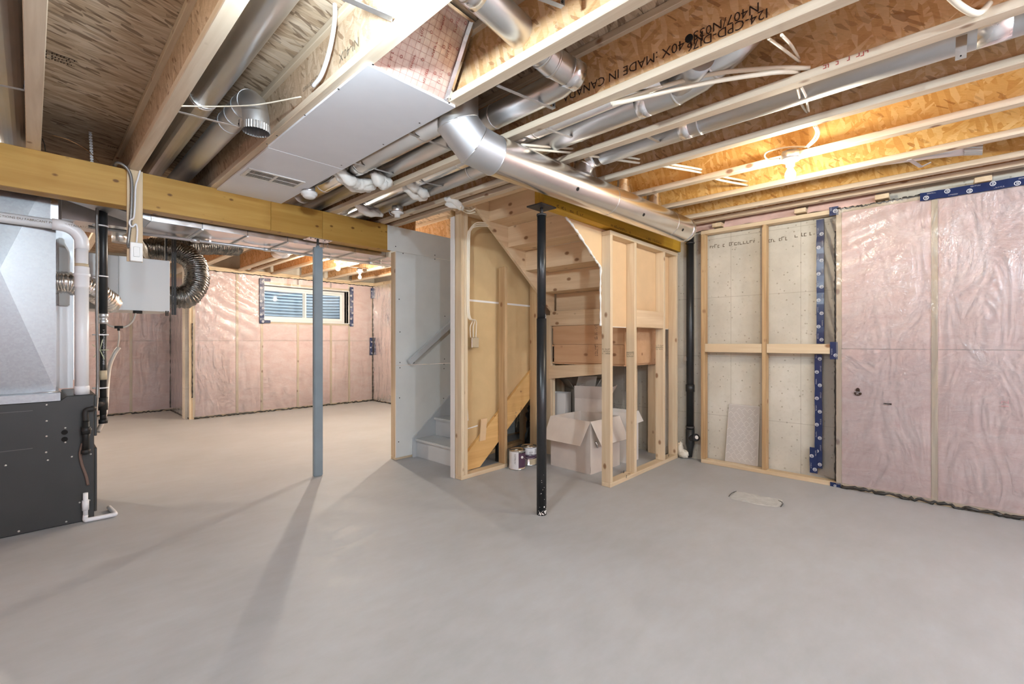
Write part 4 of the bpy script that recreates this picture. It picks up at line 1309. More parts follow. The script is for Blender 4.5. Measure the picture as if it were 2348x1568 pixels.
# gas pipe along its underside
t = thing('gas_line', 'long thin steel gas pipe running along under the trunk duct', 'pipe', (1.5, 4.70, 2.13))
g = G(); g.tube([(.30, 4.76, 2.137), (2.9, 4.62, 2.137)], .013, 12); obj('pipe', g, IRON if False else GALV_DULL, t)
for x in (.98, 1.55, 2.05, 2.62):
    y = 4.76 - .14 * (x - .3) / 2.6
    g = G(); g.cyl((x - .03, y, 2.137), (x + .03, y, 2.137), .018, 12); obj('coupling', g, GALV_DULL, t)
    g = G(); g.box(x + .10, x + .115, y - .02, y + .02, 2.137, 2.156); obj('pipe_clip', g, GALV, t)
# round duct and pipes high in the far room
duct('round_duct', [(1.85, 5.6, 2.42), (2.22, 6.1, 2.42), (2.45, 7.0, 2.55)], .085, GALV, 'short round duct high in the far room beyond the trunk duct', (.3,), 4)


# ------------------------------------------------------------------ perforated hanger straps
def strap(p, q, label, z=2.497, w=.020):
    a = on(p[0], p[1], z=z); b = on(q[0], q[1], z=z)
    t = thing('hanger_strap', label, 'strap', (a + b) / 2, 'hanger straps')
    g = G(); g.bar(a, b, w, .0016); obj('band', g, STRAP, t)
    d = (b - a).normalized()
    g = G(); g.bar(b + Vector((0, 0, -.0)), b + Vector((0, 0, .045)), w, .0016, (1, 0, 0)); obj('end_tab', g, STRAP, t)
    g = G(); g.cyl(b + Vector((-.004, 0, .02)), b + Vector((.0, 0, .02)), .005, 8); obj('nail', g, IRON, t)
    return t
strap((1140, 196), (1270, 250), 'metal strap under the duct elbow in front of the MADE IN CANADA joist')
strap((938, 306), (1038, 344), 'metal strap just left of the gored elbow')
strap((812, 374), (902, 399), 'metal strap beside the left insulation bundle')
strap((1252, 295), (1335, 324), 'metal strap under the two parallel ducts above the big duct')
strap((962, 416), (1036, 432), 'metal strap under the parallel ducts left of the big duct')
strap((1486, 314), (1522, 331), 'short metal strap under the blue grey duct')
strap((408, 256), (548, 292), 'metal strap under the two ducts left of the drywall panel')
strap((-10, 193), (56, 207), 'metal strap under the leftmost duct')
strap((1215, -12), (1290, 16), 'metal strap at the top edge of the picture above the foil panel joist', 2.53)
t = thing('strap_hanger', 'vertical metal strap with a hole hanging on the joist at upper right', 'strap', on(2198, 110, x=2.64))
a = on(2205, 82, x=2.640); b = on(2203, 136, x=2.640)
g = G(); g.bar(a, b, .034, .002, (1, 0, 0)); obj('band', g, STRAP, t)
g = G(); g.disc(on(2203, 128, x=2.6375), (1, 0, 0), .003, 8, .0015); obj('nail', g, DARK, t)
t = thing('hanger_bar', 'grey metal hanger bar beside the top bulb', 'bracket', on(850, 25, x=.93))
g = G(); g.bar(on(785, -6, x=.80), on(900, 44, x=.957), .03, .003); obj('bar', g, STRAP, t)
t = thing('hanger_bar', 'bent metal hanger bracket right of the lit bulb', 'bracket', on(2105, 375, x=3.9))
g = G(); g.bar(on(2085, 366, x=3.514), on(2112, 383, x=3.984), .022, .003); g.bar(on(2112, 383, x=3.984), on(2135, 372, x=3.984), .022, .003); obj('bar', g, STRAP, t)
c = on(2250, 340, x=4.24)
t = thing('duct_collar', 'crimped round duct end poking below a golden joist at far right', 'duct', (c.x, c.y, 2.45))
g = G(); g.tube([(4.24, c.y + .62, 2.78), (4.24, c.y + .60, 2.66), (4.24, c.y + .50, 2.60), (4.24, c.y + .22, 2.575), (4.24, c.y + .07, 2.555)], .066, 24); obj('pipe', g, GALV, t)
def crimp2(s_, q):
    a = 2 * math.pi * s_; r = .0705 + .003 * math.sin(a * 26)
    return Vector((4.24 + r * math.cos(a), c.y + .08 - .085 * q, 2.558 - .02 * q + r * .95 * math.sin(a)))
g = G(); g.grid(crimp2, 160, 2); obj('crimped_end', g, GALV, t, recalc=False)


# ------------------------------------------------------------------ white fibre bundles stuffed round the ducts
def bundle(pts, r, label, seed, lobes=3):
    t = thing('insulation_bundle', label, 'insulation', pts[0], 'fibre bundles round the ducts')
    rr = random.Random(seed)
    for k in range(lobes):
        o = Vector((rr.uniform(-.03, .03), rr.uniform(-.05, .05) + (k - lobes / 2) * .055, rr.uniform(-.02, .01)))
        P = spline([Vector(p) + o + Vector((rr.uniform(-.02, .02), rr.uniform(-.03, .03), rr.uniform(-.02, .02))) for p in pts], 7)
        n = len(P)
        g = G()
        rad = [r * rr.uniform(.85, 1.1) * (.35 + .65 * min(1, 5 * min(i, n - 1 - i) / n)) * (1 + .16 * fbm((i * .5, seed, k), 1, 2)) for i in range(n)]
        g.tube(P, rad, 14)
        for i, v in enumerate(g.v):
            g.v[i] = v + Vector((fbm(v, 24, 3), fbm(v + Vector((5, 0, 0)), 24, 3), fbm(v + Vector((0, 7, 0)), 24, 3))) * .010
        obj('roll', g, BATTW, t, recalc=False)
q = on(800, 415, z=2.46); bundle([(q.x - .12, q.y - .02, 2.50), (q.x, q.y, 2.455), (q.x + .12, q.y + .02, 2.45), (q.x + .20, q.y + .03, 2.50)], .042, 'largest white fibre bundle beside the drywall panel edge', 1, 4)
q = on(867, 408, z=2.49); bundle([(q.x - .07, q.y, 2.52), (q.x, q.y, 2.485), (q.x + .08, q.y, 2.50)], .045, 'white fibre bundle right of the largest one, against the joist web', 2, 2)
q = on(843, 480, z=2.47); bundle([(q.x - .13, q.y, 2.51), (q.x, q.y, 2.46), (q.x + .14, q.y, 2.45)], .036, 'white fibre bundle hanging nearest the beam beside the ceiling socket', 3, 2)
q = on(945, 438, z=2.49); bundle([(q.x - .13, q.y, 2.53), (q.x, q.y, 2.485), (q.x + .13, q.y, 2.47)], .036, 'long white fibre bundle under the parallel ducts above the ceiling socket', 4, 2)
q = on(1040, 471, z=2.43); bundle([(q.x - .10, q.y + .05, 2.46), (q.x, q.y, 2.43), (q.x + .07, q.y - .02, 2.41)], .03, 'small white fibre bundle at the top of the partition stud', 5, 2)


# ------------------------------------------------------------------ cables
def cable(pts, r, label, mat=CABLE, flat=None, n=8, cat='cable', name='cable', group=None):
    P = spline(pts, n)
    g = G(); g.tube(P, r, 10, True, flat)
    o = obj(name, g, mat)
    return tag(o, label, cat, group)
def px(L): return [on(u, v, **{('x', 'y', 'z')[a]: val}) for (u, v, a, val) in L]
cable(px([(418, 243, 0, .51), (500, 244, 2, 2.50), (590, 240, 2, 2.50), (690, 222, 0, .955)]), .007, 'flat cream cable crossing the bay above the duct elbow', flat=.5)
cable(px([(766, -20, 0, .93), (768, 40, 0, .955), (757, 110, 0, .957), (738, 170, 0, .957), (718, 198, 0, .957)]), .010, 'white cable looping down the joist web below the top bulb', PVC)
cable(px([(1400, 237, 0, 2.02), (1600, 176, 0, 2.20), (1760, 157, 0, 2.36), (1856, 156, 0, 2.474)]), .0105, 'upper of the two cream cables crossing to a joist hole')
cable(px([(1404, 240, 0, 2.02), (1600, 194, 0, 2.19), (1760, 168, 0, 2.34), (1832, 164, 0, 2.474)]), .0105, 'lower of the two cream cables crossing to a joist hole')
cable(px([(2165, -20, 0, 2.24), (2200, 12, 0, 2.33), (2232, 30, 0, 2.40), (2252, 26, 0, 2.44), (2268, 8, 0, 2.474)]), .0115, 'thick cream cable bending at the top right of the ceiling')
cable(px([(1762, 88, 0, 2.03), (1800, 116, 0, 2.25), (1834, 142, 0, 2.474)]), .006, 'thin cable slanting to a joist hole, left one of two')
cable(px([(1792, 80, 0, 2.03), (1815, 105, 0, 2.25), (1832, 134, 0, 2.474)]), .006, 'thin cable slanting to a joist hole, right one of two')
cable(px([(1828, 200, 0, 2.53), (1834, 225, 0, 2.70), (1838, 240, 0, 2.85), (1850, 258, 0, 2.98)]), .006, 'left strand of the short cable pair below the thick joist edge')
cable(px([(1836, 197, 0, 2.53), (1848, 222, 0, 2.70), (1851, 240, 0, 2.85), (1854, 256, 0, 2.98)]), .006, 'right strand of the short cable pair below the thick joist edge')
cable(px([(1866, 288, 0, 3.04), (1872, 303, 0, 3.18), (1866, 318, 0, 3.30), (1850, 335, 0, 3.44)]), .006, 'inner curved cable above the lit bulb')
cable(px([(1871, 287, 0, 3.04), (1878, 303, 0, 3.18), (1872, 320, 0, 3.30), (1853, 337, 0, 3.44)]), .006, 'outer curved cable above the lit bulb')
cable(px([(1850, 336, 0, 3.43), (1800, 338, 0, 3.42), (1762, 347, 0, 3.42), (1753, 358, 0, 3.42), (1764, 366, 0, 3.42), (1788, 364, 0, 3.40)]), .006, 'cable loop feeding the lit bulb holder')
for k, dv in enumerate((0, 9)):
    cable(px([(1196, 332 + dv, 0, 2.03), (1312, 341 + dv, 0, 2.474), (1332, 345 + dv, 0, 2.53), (1466, 365 + dv, 0, 2.985), (1534, 376 + dv * .8, 0, 3.04), (1608, 389 + dv * .8, 0, 3.475), (1644, 402 + dv, 0, 3.54), (1715, 416 + dv, 0, 3.985)]),
          .008, ['upper', 'lower'][k] + ' of two cream cables threaded through joists above the big duct')
cable(px([(985, 440, 0, 2.46), (952, 462, 0, 2.45), (928, 471, 0, 2.43), (905, 470, 0, 2.38), (893, 478, 0, 2.33), (894, 489, 0, 2.31), (901, 494, 0, 2.33)]), .0055, 'thin white cable looping to the empty ceiling socket', PVC)
for k in range(3):
    cable(px([(1082 + 3 * k, 700 + 4 * k, 1, 3.10), (1073 + 2.5 * k, 640, 1, 3.126), (1072 + 2.5 * k, 560, 1, 3.126), (1076 + 2.5 * k, 528 + 2 * k, 1, 3.126), (1088, 514 + 4 * k, 1, 3.12), (1102, 511 + 4 * k, 1, 3.11), (1120, 514 + 3 * k, 1, 3.11)]) if False else
          px([(1079 + 6 * k, 775, 1, 3.20), (1078 + 7 * k, 750, 1, 3.19), (1083 + 4 * k, 735, 1, 3.17), (1072 + 2.5 * k, 722, 1, 3.126), (1071 + 2.5 * k, 640, 1, 3.126), (1072 + 2.5 * k, 545, 1, 3.126), (1077 + 2 * k, 526, 1, 3.126), (1090, 512 + 4 * k, 1, 3.12), (1104, 510 + 4 * k, 1, 3.115), (1122, 513 + 3 * k, 1, 3.11)]),
          .0052, ['left', 'middle', 'right'][k] + ' cable of three stapled down the partition end stud to the outlet box')
for k in range(2):
    cable(px([(1056, 474 + 4 * k, 2, 2.40), (1066, 481 + 5 * k, 1, 3.10), (1078, 484 + 5 * k, 1, 3.08), (1090, 478 + 8 * k, 1, 3.06)]), .006, ['upper', 'lower'][k] + ' short cable running from the small fibre bundle to the stair stringer')
t = thing('outlet_box', 'small metal outlet box on brown drywall paper of the partition', 'electrical box', on(1085, 798, y=3.2))
a = on(1077, 797, y=3.2); b = on(1093, 774, y=3.2)
g = G(); g.box(a.x, b.x, 3.17, 3.263, a.z, b.z); obj('box', g, TIN, t, .003)
g = G(); g.box(a.x + .004, b.x - .004, 3.166, 3.1695, a.z + .004, b.z - .004); obj('face', g, BEIGE, t)
# ------------------------------------------------------------------ furnace and what stands on and beside it
YFU = 4.33
t = thing('furnace', 'charcoal furnace cabinet at the left edge', 'furnace', (-.1, YFU, 0))
g = G(); g.prism([(-.62, YFU, .004), (.303, YFU, .004), (.303, YFU, .881), (.165, YFU, .881), (.133, YFU, .851), (-.62, YFU, .851)], (0, .66, 0)); obj('cabinet', g, FURN, t, .004)
g = G(); g.box(.3035, .319, YFU + .02, 4.96, .585, .872); obj('door_panel', g, FURN, t, .003)
g = G(); g.box(.3035, .319, YFU + .02, 4.96, .05, .50); obj('door_panel', g, FURN, t, .003)
for (u, v) in ((107, 928), (107, 965), (107, 1000), (106, 1037), (110, 1055), (13, 1067), (150, 981), (150, 1014), (165, 1047), (208, 1041), (183, 1152), (205, 1147), (43, 1218), (152, 1196)):
    q = on(u, v, y=YFU); g = G(); g.lathe((q.x, YFU + .001, q.z), [(.0065, 0), (.006, .003), (.001, .004)], 10, (0, -1, 0)); obj('screw', g, SCREW, t)
for (u, v) in ((148, 991), (148, 1007)):
    q = on(u, v, y=YFU); g = G(); g.disc((q.x, YFU - .001, q.z), (0, 1, 0), .0165, 16, .002); obj('grommet', g, DARK, t)
for v0, v1 in ((948, 941), (1038, 1029)):
    a = on(-60, v0 + 4, y=YFU - .001); b = on(75, v1, y=YFU - .001)
    g = G(); g.box(a.x, b.x, YFU - .0015, YFU + .001, (a.z + b.z) / 2 - .002, (a.z + b.z) / 2 + .002); obj('panel_line', g, FURN2, t)
t = thing('plenum', 'tall galvanized plenum with a creased front standing on the furnace', 'duct', (-.137, YFU + .02, .852))
yp = 4.460
ap = on(0, 620, y=yp)
x1 = on(128, 600, y=yp).x
x0, z0, z1 = ap.x * 2 - x1, .905, 2.50
g = G()
vs = [(x0, yp, z0), (x1, yp, z0), (x1, yp, z1), (x0, yp, z1), (ap.x, yp - .06, ap.z), (x0, 4.93, z0), (x1, 4.93, z0), (x1, 4.93, z1), (x0, 4.93, z1)]
g.add(vs, [(0, 1, 4), (1, 2, 4), (2, 3, 4), (3, 0, 4), (1, 6, 7, 2), (0, 3, 8, 5), (5, 8, 7, 6), (2, 7, 8, 3), (0, 5, 6, 1)])
obj('casing', g, PLEN, t)
g = G(); g.box(x0 - .01, .135, YFU + .004, 4.94, .852, .904); obj('base_flange', g, PLEN, t)
g = G(); g.box(x1 - .027, x1 + .012, yp - .006, yp - .001, 2.06, 2.46); obj('tape_patch', g, FOIL, t)
g = G(); g.tube([on(75, 903, y=yp - .01), on(110, 900, y=yp - .012), on(140, 897, y=yp - .01)], .016, 6, flat=.4); obj('tape_patch', g, FOIL, t)
t = thing('return_duct', 'narrow galvanized return duct just behind the plenum', 'duct', (.2, 5.0, .885))
g = G(); g.box(.05, .225, 5.0, 5.4, .886, 2.44); obj('casing', g, GALV_DULL, t)
g = G(); g.box(.226, .232, 4.99, 5.03, .95, 2.40); obj('seam_strip', g, GALV, t)
t = thing('humidifier', 'small white rounded humidifier housing behind the white vent pipe', 'humidifier', on(145, 625, y=4.97))
g = G(); a = on(131, 700, y=4.96); b = on(160, 548, y=4.96)
g.prism([(a.x, 4.95, a.z), (b.x, 4.95, a.z), (b.x, 4.95, b.z - .10), (b.x - .03, 4.95, b.z - .03), (a.x + .04, 4.95, b.z), (a.x, 4.95, b.z)], (0, .045, 0)); obj('housing', g, WHITEM, t, .008, segs=2)

# white plastic flue
t = thing('vent_pipe', 'white plastic vent pipe rising from the furnace and turning left', 'pipe', (.243, 4.385, .882))
zc = 2.052
g = G(); g.tube(spline([(-.9, 4.385, zc + .005), (.10, 4.385, zc), (.165, 4.385, zc - .004), (.215, 4.385, zc - .03), (.241, 4.385, zc - .085), (.243, 4.385, zc - .14), (.243, 4.385, .882)], 6) if False else
          [Vector((-.9, 4.385, zc)), Vector((.12, 4.385, zc))], .034, 20); obj('pipe', g, PVC, t)
arc = [Vector((.243 - .11 + .11 * math.sin(a), 4.385, zc - .11 + .11 * math.cos(a))) for a in [math.pi / 2 * k / 8 for k in range(9)]]
g = G(); g.tube([Vector((.095, 4.385, zc))] + arc + [Vector((.243, 4.385, zc - .15))], .039, 20); obj('elbow', g, PVC, t)
g = G(); g.cyl((.243, 4.385, zc - .14), (.243, 4.385, 1.60), .034, 20); obj('pipe', g, PVC, t)
g = G(); g.lathe((.243, 4.385, 1.63), [(.037, 0), (.040, .01), (.040, .08), (.046, .085), (.046, .10), (.040, .105), (.040, .145), (.037, .15)], 20); obj('coupling', g, PVC, t)
g = G(); g.cyl((.243, 4.385, 1.775), (.243, 4.385, 1.80), .036, 20); obj('primer_band', g, BEIGE, t)
g = G(); g.cyl((.243, 4.385, .882), (.243, 4.385, 1.66), .037, 20); obj('pipe', g, PVC, t)
g = G(); g.lathe((.243, 4.385, .882), [(.041, 0), (.041, .055), (.038, .06)], 20); obj('base_collar', g, PVC, t)
s = text_geo('NCTIONS DU FABRICANT POUR L INSTALLATION', .020, (-.16, 4.348, zc - .005), (1, 0, 0), (0, 0, 1)); obj('printed_text', s, INKG, t, recalc=False)
# condensate drain
t = thing('drain_pipe', 'white plastic drain pipe at the lower front corner of the furnace', 'pipe', (.25, 4.29, .02))
a = on(196, 1190, y=4.30)
g = G(); g.tube([(a.x, 4.30, .028), (a.x, 4.30, .205)], .0135, 12); obj('riser', g, PVC, t)
g = G(); g.cyl((a.x, 4.30, .085), (a.x, 4.30, .155), .0185, 12); obj('trap_sleeve', g, PVC, t)
g = G(); g.tube(spline([(a.x, 4.30, .05), (a.x, 4.30, .018), (a.x + .02, 4.29, .017), (a.x + .13, 4.285, .017), (a.x + .155, 4.30, .018), (a.x + .14, 4.50, .018)], 5), .0145, 12); obj('elbow_run', g, PVC, t)

# gas riser with its fittings, and the armoured cable tied to it
t = thing('gas_riser', 'black gas pipe standing beside the furnace with a tee at its foot', 'pipe', (.372, 4.60, .67))
gx, gy = .372, 4.60
g = G(); g.cyl((gx, gy, 1.45), (gx, gy, 2.46), .026, 18); obj('pipe', g, BLACKPIPE, t)
g = G(); g.lathe((gx, gy, 1.385), [(.018, 0), (.028, .008), (.028, .03), (.022, .034), (.024, .05), (.030, .054), (.030, .075), (.026, .08)], 16); obj('coupling', g, GALV_DULL, t)
g = G(); g.cyl((gx, gy, .70), (gx, gy, 1.39), .020, 16); obj('pipe', g, IRON, t)
g = G(); g.cyl((gx, gy, .965), (gx, gy, 1.035), .023, 14); obj('label_wrap', g, BEIGE, t)
g = G(); g.cyl((gx, gy, .735), (gx, gy, .83), .028, 16); g.cyl((gx, gy, .785), (gx - .06, gy - .05, .785), .026, 14); obj('tee', g, IRON, t)
g = G(); g.cyl((gx, gy, .645), (gx, gy, .74), .019, 12); g.cyl((gx, gy, .635), (gx, gy, .665), .027, 12); obj('drip_leg', g, IRON, t)
e = on(197, 935, y=4.285)
g = G(); g.tube(spline([(gx - .05, gy - .04, .785), (gx - .08, 4.40, .785), (e.x + .04, 4.29, .785), (e.x, 4.285, .775), (e.x, 4.285, .70)], 5), .017, 12); obj('branch', g, IRON, t)
g = G(); g.cyl((e.x, 4.285, .50), (e.x, 4.285, .70), .019, 12); g.cyl((e.x, 4.285, .615), (e.x, 4.285, .665), .027, 8); g.lathe((e.x, 4.285, .475), [(.016, 0), (.026, .008), (.026, .03), (.018, .034)], 12); obj('drop_leg', g, IRON, t)
q = on(240, 850, y=4.575)
obj('printed_text', marks(G(), (gx + .006, gy - .0268, 1.08), (0, 0, 1), (-1, 0, 0), .26, .014, 1, 7, .001, .9), LABELW, t, recalc=False, kind='stuff')
for z in (2.25, 2.12, 1.74, 1.30, .90):
    g = G(); g.lathe((gx - .015, gy, z), [(.046, 0), (.047, .003), (.047, .006), (.046, .009)], 16); o = obj('cable_tie', g, PVC, t)
g = G()
for k in range(5):
    th = k * 1.3
    g.tube([(gx - .02, gy - .03, 1.19), (gx - .02 + .05 * math.cos(th), gy - .035, 1.19 + .08 * math.sin(th))], .0025, 5)
obj('ribbon_knot', g, plain('pale_green_ribbon', srgb(206, 214, 180), .6), t)
def armoured(pts, label, r=.0095):
    P = spline(pts, 14)
    g = G(); g.tube(P, [r * (1 + .10 * (i % 2)) for i in range(len(P))], 8)
    return tag(obj('armoured_cable', g, CABLEG, recalc=False), label, 'cable')
armoured([(.345, 4.56, 2.45), (.334, 4.56, 2.2), (.336, 4.56, 1.9), (.334, 4.56, 1.5), (.338, 4.56, 1.1), (.335, 4.55, .86), (.315, 4.45, .72), (.275, 4.31, .62), (.262, 4.30, .56), (.252, 4.29, .50)], 'ribbed grey armoured cable running down beside the black gas pipe')
q = [on(u, v, y=YFU - .012) for u, v in ((189, 1016), (184, 1040), (188, 1065), (197, 1090), (202, 1112))]
g = G(); g.tube(spline(q, 6), .0085, 10)
tag(obj('flexible_hose', g, BROWNH), 'short brown flexible hose curving down the furnace front', 'hose')

# switch board hung on the beam
t = thing('switch_board', 'vertical pine board on the beam carrying the white switch box', 'board', (.502, 4.149, 1.82))
g = G(); g.box(.459, .546, 4.139, 4.1585, 1.818, 2.466); obj('board', g, WZ, t, .002)
t = thing('switch_box', 'white electrical switch box at the foot of the hanging pine board', 'switch', (.512, 4.10, 1.84))
a = on(298, 598, y=4.10); b = on(327, 558, y=4.10)
g = G(); g.box(a.x, b.x, 4.088, 4.1385, a.z, b.z); obj('box', g, WHITEP, t, .004)
g = G(); cx_, cz_ = (a.x + b.x) / 2, (a.z + b.z) / 2
g.box(cx_ - .017, cx_ + .017, 4.083, 4.0875, cz_ - .035, cz_ + .035); obj('rocker', g, WHITEM, t, .002)
armoured(px([(261, 384, 1, 4.20), (268, 374, 1, 4.14), (279, 376, 1, 4.125), (293, 388, 1, 4.125), (301, 410, 1, 4.125), (302, 450, 1, 4.125), (299, 510, 1, 4.125), (294, 555, 1, 4.125), (296, 568, 1, 4.115)]), 'ribbed grey armoured cable looping over the beam to the switch box')
cable(px([(322, 388, 1, 4.13), (316, 410, 1, 4.125), (311, 430, 1, 4.125), (309, 480, 1, 4.125), (306, 500, 1, 4.12), (299, 504, 1, 4.11), (297, 512, 1, 4.11), (303, 520, 1, 4.11), (312, 514, 1, 4.115), (315, 530, 1, 4.125), (313, 558, 1, 4.115)]), .0055, 'white cable with a small loop running down the pine board to the switch box', PVC)

# ventilator with its insulated flexible ducts
t = thing('ventilator', 'white metal ventilator box hung below the joists behind the gas pipe', 'ventilator', (.62, 5.3, 1.545))
YV = 5.3
a = on(202, 713, y=YV); b = on(390, 590, y=YV)
xl = on(202, 650, y=YV).x; xm2 = on(272, 650, y=YV).x; xr_ = on(390, 650, y=YV).x; zt_ = on(390, 598, y=YV).z; zb_ = on(330, 713, y=YV).z
g = G(); g.box(xl, xr_, YV + .008, YV + .48, zb_, zt_); obj('body', g, WHITEM, t, .006)
g = G(); g.box(xm2, xr_ - .002, YV, YV + .007, zb_ + .002, zt_ - .002); obj('door', g, WHITEM, t, .002)
g = G(); g.box(xr_ - .02, xr_ - .005, YV + .1, YV + .13, zb_ - .0, zt_ + .42); o = obj('hanger_strap', g, BLACKR, t)
hx = on(401, 640, y=YV - .02).x
g = G()
zl, zh = on(400, 722, y=YV - .02).z, 2.46
g.bar((hx, YV - .02, zl), (hx, YV - .02, zh), .022, .003, (0, 1, 0)); g.bar((hx - .02, YV - .02, zl), (hx - .02, YV - .02, zh), .012, .003, (0, 1, 0)); obj('hanger_strap', g, BLACKR, t)
g = G(); q = on(383, 720, y=YV); g.tube([(q.x - .008, YV, q.z + .03), (q.x - .008, YV, q.z - .015), (q.x + .008, YV, q.z - .015), (q.x + .008, YV, q.z + .03)], .005, 6); obj('strap_loop', g, BLACKR, t)
def flex(name, pts, r, mat, label, pitch=.022, amp=.05, seed=0):
    P = spline(pts, 12)
    # resample evenly
    L = [0]
    for i in range(1, len(P)): L.append(L[-1] + (P[i] - P[i - 1]).length)
    m = int(L[-1] / (pitch / 4)); Q = []; j = 0
    for k in range(m + 1):
        s = L[-1] * k / m
        while j < len(L) - 2 and L[j + 1] < s: j += 1
        f = (s - L[j]) / max(1e-6, L[j + 1] - L[j]); Q.append(P[j].lerp(P[j + 1], f))
    g = G(); g.tube(Q, [r * (1 + amp * math.sin(k * math.pi / 2)) for k in range(m + 1)], 22)
    for i, v in enumerate(g.v):
        g.v[i] = v + Vector((fbm(v, 16, 3), fbm(v + Vector((9, 0, 0)), 16, 3), fbm(v + Vector((0, 9, 0)), 16, 3))) * r * .09
    return tag(obj(name, g, mat, recalc=False), label, 'duct')
YD = 5.5
fpts = [(372, 676, 5.50), (400, 682, 5.50), (428, 680, 5.50), (449, 655, 5.53), (452, 622, 5.58), (440, 596, 5.64), (415, 580, 5.70), (385, 572, 5.74), (345, 568, 5.78)]
flex('flexible_duct', [on(u, v, y=y) for u, v, y in fpts], .105, FLEXB, 'dark jacketed flexible duct looping from the right side of the ventilator', seed=1)
flex('flexible_duct', [on(u, v, y=y) for u, v, y in ((330, 572, 5.82), (390, 566, 5.84), (470, 562, 5.9), (545, 566, 6.0))], .10, FLEXB, 'straight dark jacketed flexible duct under the trunk duct', seed=2)
flex('flexible_duct', [on(u, v, y=y) for u, v, y in ((128, 648, 4.97), (165, 650, 4.97), (205, 662, 5.0), (238, 682, 5.05), (252, 696, 5.15))], .085, FLEXS, 'crinkled silver flexible duct passing behind the white vent pipe', .018, .04, seed=3)
# ventilator drain
t = thing('drain_tube', 'thin clear drain tube hanging under the ventilator to a wider hose', 'hose', on(272, 752, y=5.3))
g = G(); g.tube(spline(px([(312, 716, 1, 5.3), (305, 735, 1, 5.3), (290, 748, 1, 5.3), (272, 751, 1, 5.3), (255, 748, 1, 5.3), (244, 742, 1, 5.3)]), 6), .008, 8); obj('tube', g, HOSE, t)
g = G(); g.tube(px([(262, 750, 1, 5.3), (282, 750, 1, 5.3)]), .012, 8); g.tube(px([(272, 750, 1, 5.3), (272, 758, 1, 5.3)]), .010, 8); g.tube(px([(305, 715, 1, 5.3), (326, 716, 1, 5.3)]), .014, 8); obj('connector', g, BLACKR, t)
g = G(); g.tube(spline(px([(272, 756, 1, 5.3), (273, 775, 1, 5.3), (270, 795, 1, 5.3)]), 5), .007, 8); obj('tube', g, HOSE, t)
g = G(); g.tube(spline(px([(273, 796, 1, 5.3), (262, 812, 1, 5.3), (251, 840, 1, 5.28), (246, 880, 1, 5.2), (243, 930, 1, 5.0), (236, 965, 1, 4.9), (224, 990, 1, 4.85)]), 6), .017, 10); obj('wide_hose', g, HOSE, t)
# loose perforated strap hanging over the beam, thin wire
t = thing('perforated_strap', 'perforated metal strap hanging above the beam at left', 'strap', on(210, 340, y=4.5))
a = on(207, 300, y=4.5); b = on(211, 375, y=4.5)
g = G(); n = 12
for i in range(n):
    p = a.lerp(b, i / n); q = a.lerp(b, (i + .7) / n); g.bar(p, q, .018, .002, (0, 1, 0))
g.bar(a, b, .006, .0015, (0, 1, 0)); obj('band', g, STRAP, t)
cable(px([(120, 310, 2, 2.60), (160, 322, 2, 2.59), (200, 345, 2, 2.56), (228, 372, 1, 4.35)]), .003, 'thin copper coloured wire behind the beam at left', plain('copper_wire', srgb(170, 128, 88), .4, metal=.6))
cable(px([(97, 318, 0, .052), (102, 332, 1, 4.15), (104, 347, 1, 4.15)]), .003, 'short black wire on the beam beside the leftmost joist', BLACKR)
# ------------------------------------------------------------------ lamp holders and bulbs
def lampholder(c, label, lit=None, bl=None, bar=None, block=False):
    x, y, z = c
    t = thing('lamp_holder', label, 'light fixture', (x, y, z), 'bare bulb holders')
    g = G(); g.lathe((x, y, z + .002), [(.052, .05), (.052, .004), (.048, 0)][::-1], 8); obj('junction_box', g, GALV, t)
    if block:
        g = G(); g.box(x - .019, x + .019, y - .045, y + .045, z + .0525, HT - .001); obj('mount_block', g, WZ, t)
    if bar:
        g = G(); g.box(bar[0], bar[1], y - .012, y + .012, z + .0525, z + .056); obj('hanger_bar', g, STRAP, t)
    g = G(); g.lathe((x, y, z), [(.058, 0), (.057, -.006), (.036, -.014), (.026, -.02), (.024, -.045), (.001, -.045)], 24); obj('socket', g, WHITEP, t)
    if lit:
        b = thing('light_bulb', bl, 'light bulb', (x, y, z - .045))
        g = G(); g.lathe((x, y, z - .045), [(.013, 0), (.014, -.012), (.0285, -.040), (.031, -.056), (.0285, -.072), (.018, -.085), (.001, -.089)], 14); obj('glass', g, lit, b)
    return t
q = on(1812, 366, z=2.437)
lampholder((q.x, q.y, 2.437), 'white bulb holder on a box beside the golden lit joist, holding a lit bulb', BARENEAR, bl='lit bare bulb under the golden joists at right')
qt = on(700, -75, z=2.36)
lampholder((qt.x, qt.y, 2.437), 'bulb holder at the top edge left of the drywall panel joist', BARETOP, bl='lit bare bulb at the top edge of the picture')
q = on(775, 600, z=2.44)
lampholder((q.x, q.y, 2.440), 'bulb holder with a lit bulb in the far room', BAREFAR, bl='lit bare bulb in the far room', bar=(3.0, 3.47))
q = on(825, 622, z=2.44)
t = lampholder((q.x, q.y, 2.440), 'unlit bulb holder in the far room right of its lit bulb', bar=(3.50, 3.98))
lampholder((-1.0, 7.4, 2.437), 'bulb holder of the far room hidden behind the furnace', FILLFAR, bl='lit bare bulb of the far room hidden behind the furnace', block=True)  # added out of view to brighten the far room
lampholder((4.25, 5.6, 2.437), 'bulb holder of the far room hidden behind the stair wall', FILLFAR, bl='lit bare bulb of the far room hidden behind the stair wall', block=True)  # second unseen bulb, added to even out the far wall
b = thing('light_bulb', 'unlit clear bulb in the far room', 'light bulb', (q.x, q.y, 2.395))
g = G(); g.lathe((q.x, q.y, 2.395), [(.013, 0), (.014, -.012), (.0285, -.040), (.031, -.056), (.0285, -.072), (.018, -.085), (.001, -.089)], 14); obj('glass', g, WHITEP, b)
q = on(911, 487, z=2.425)
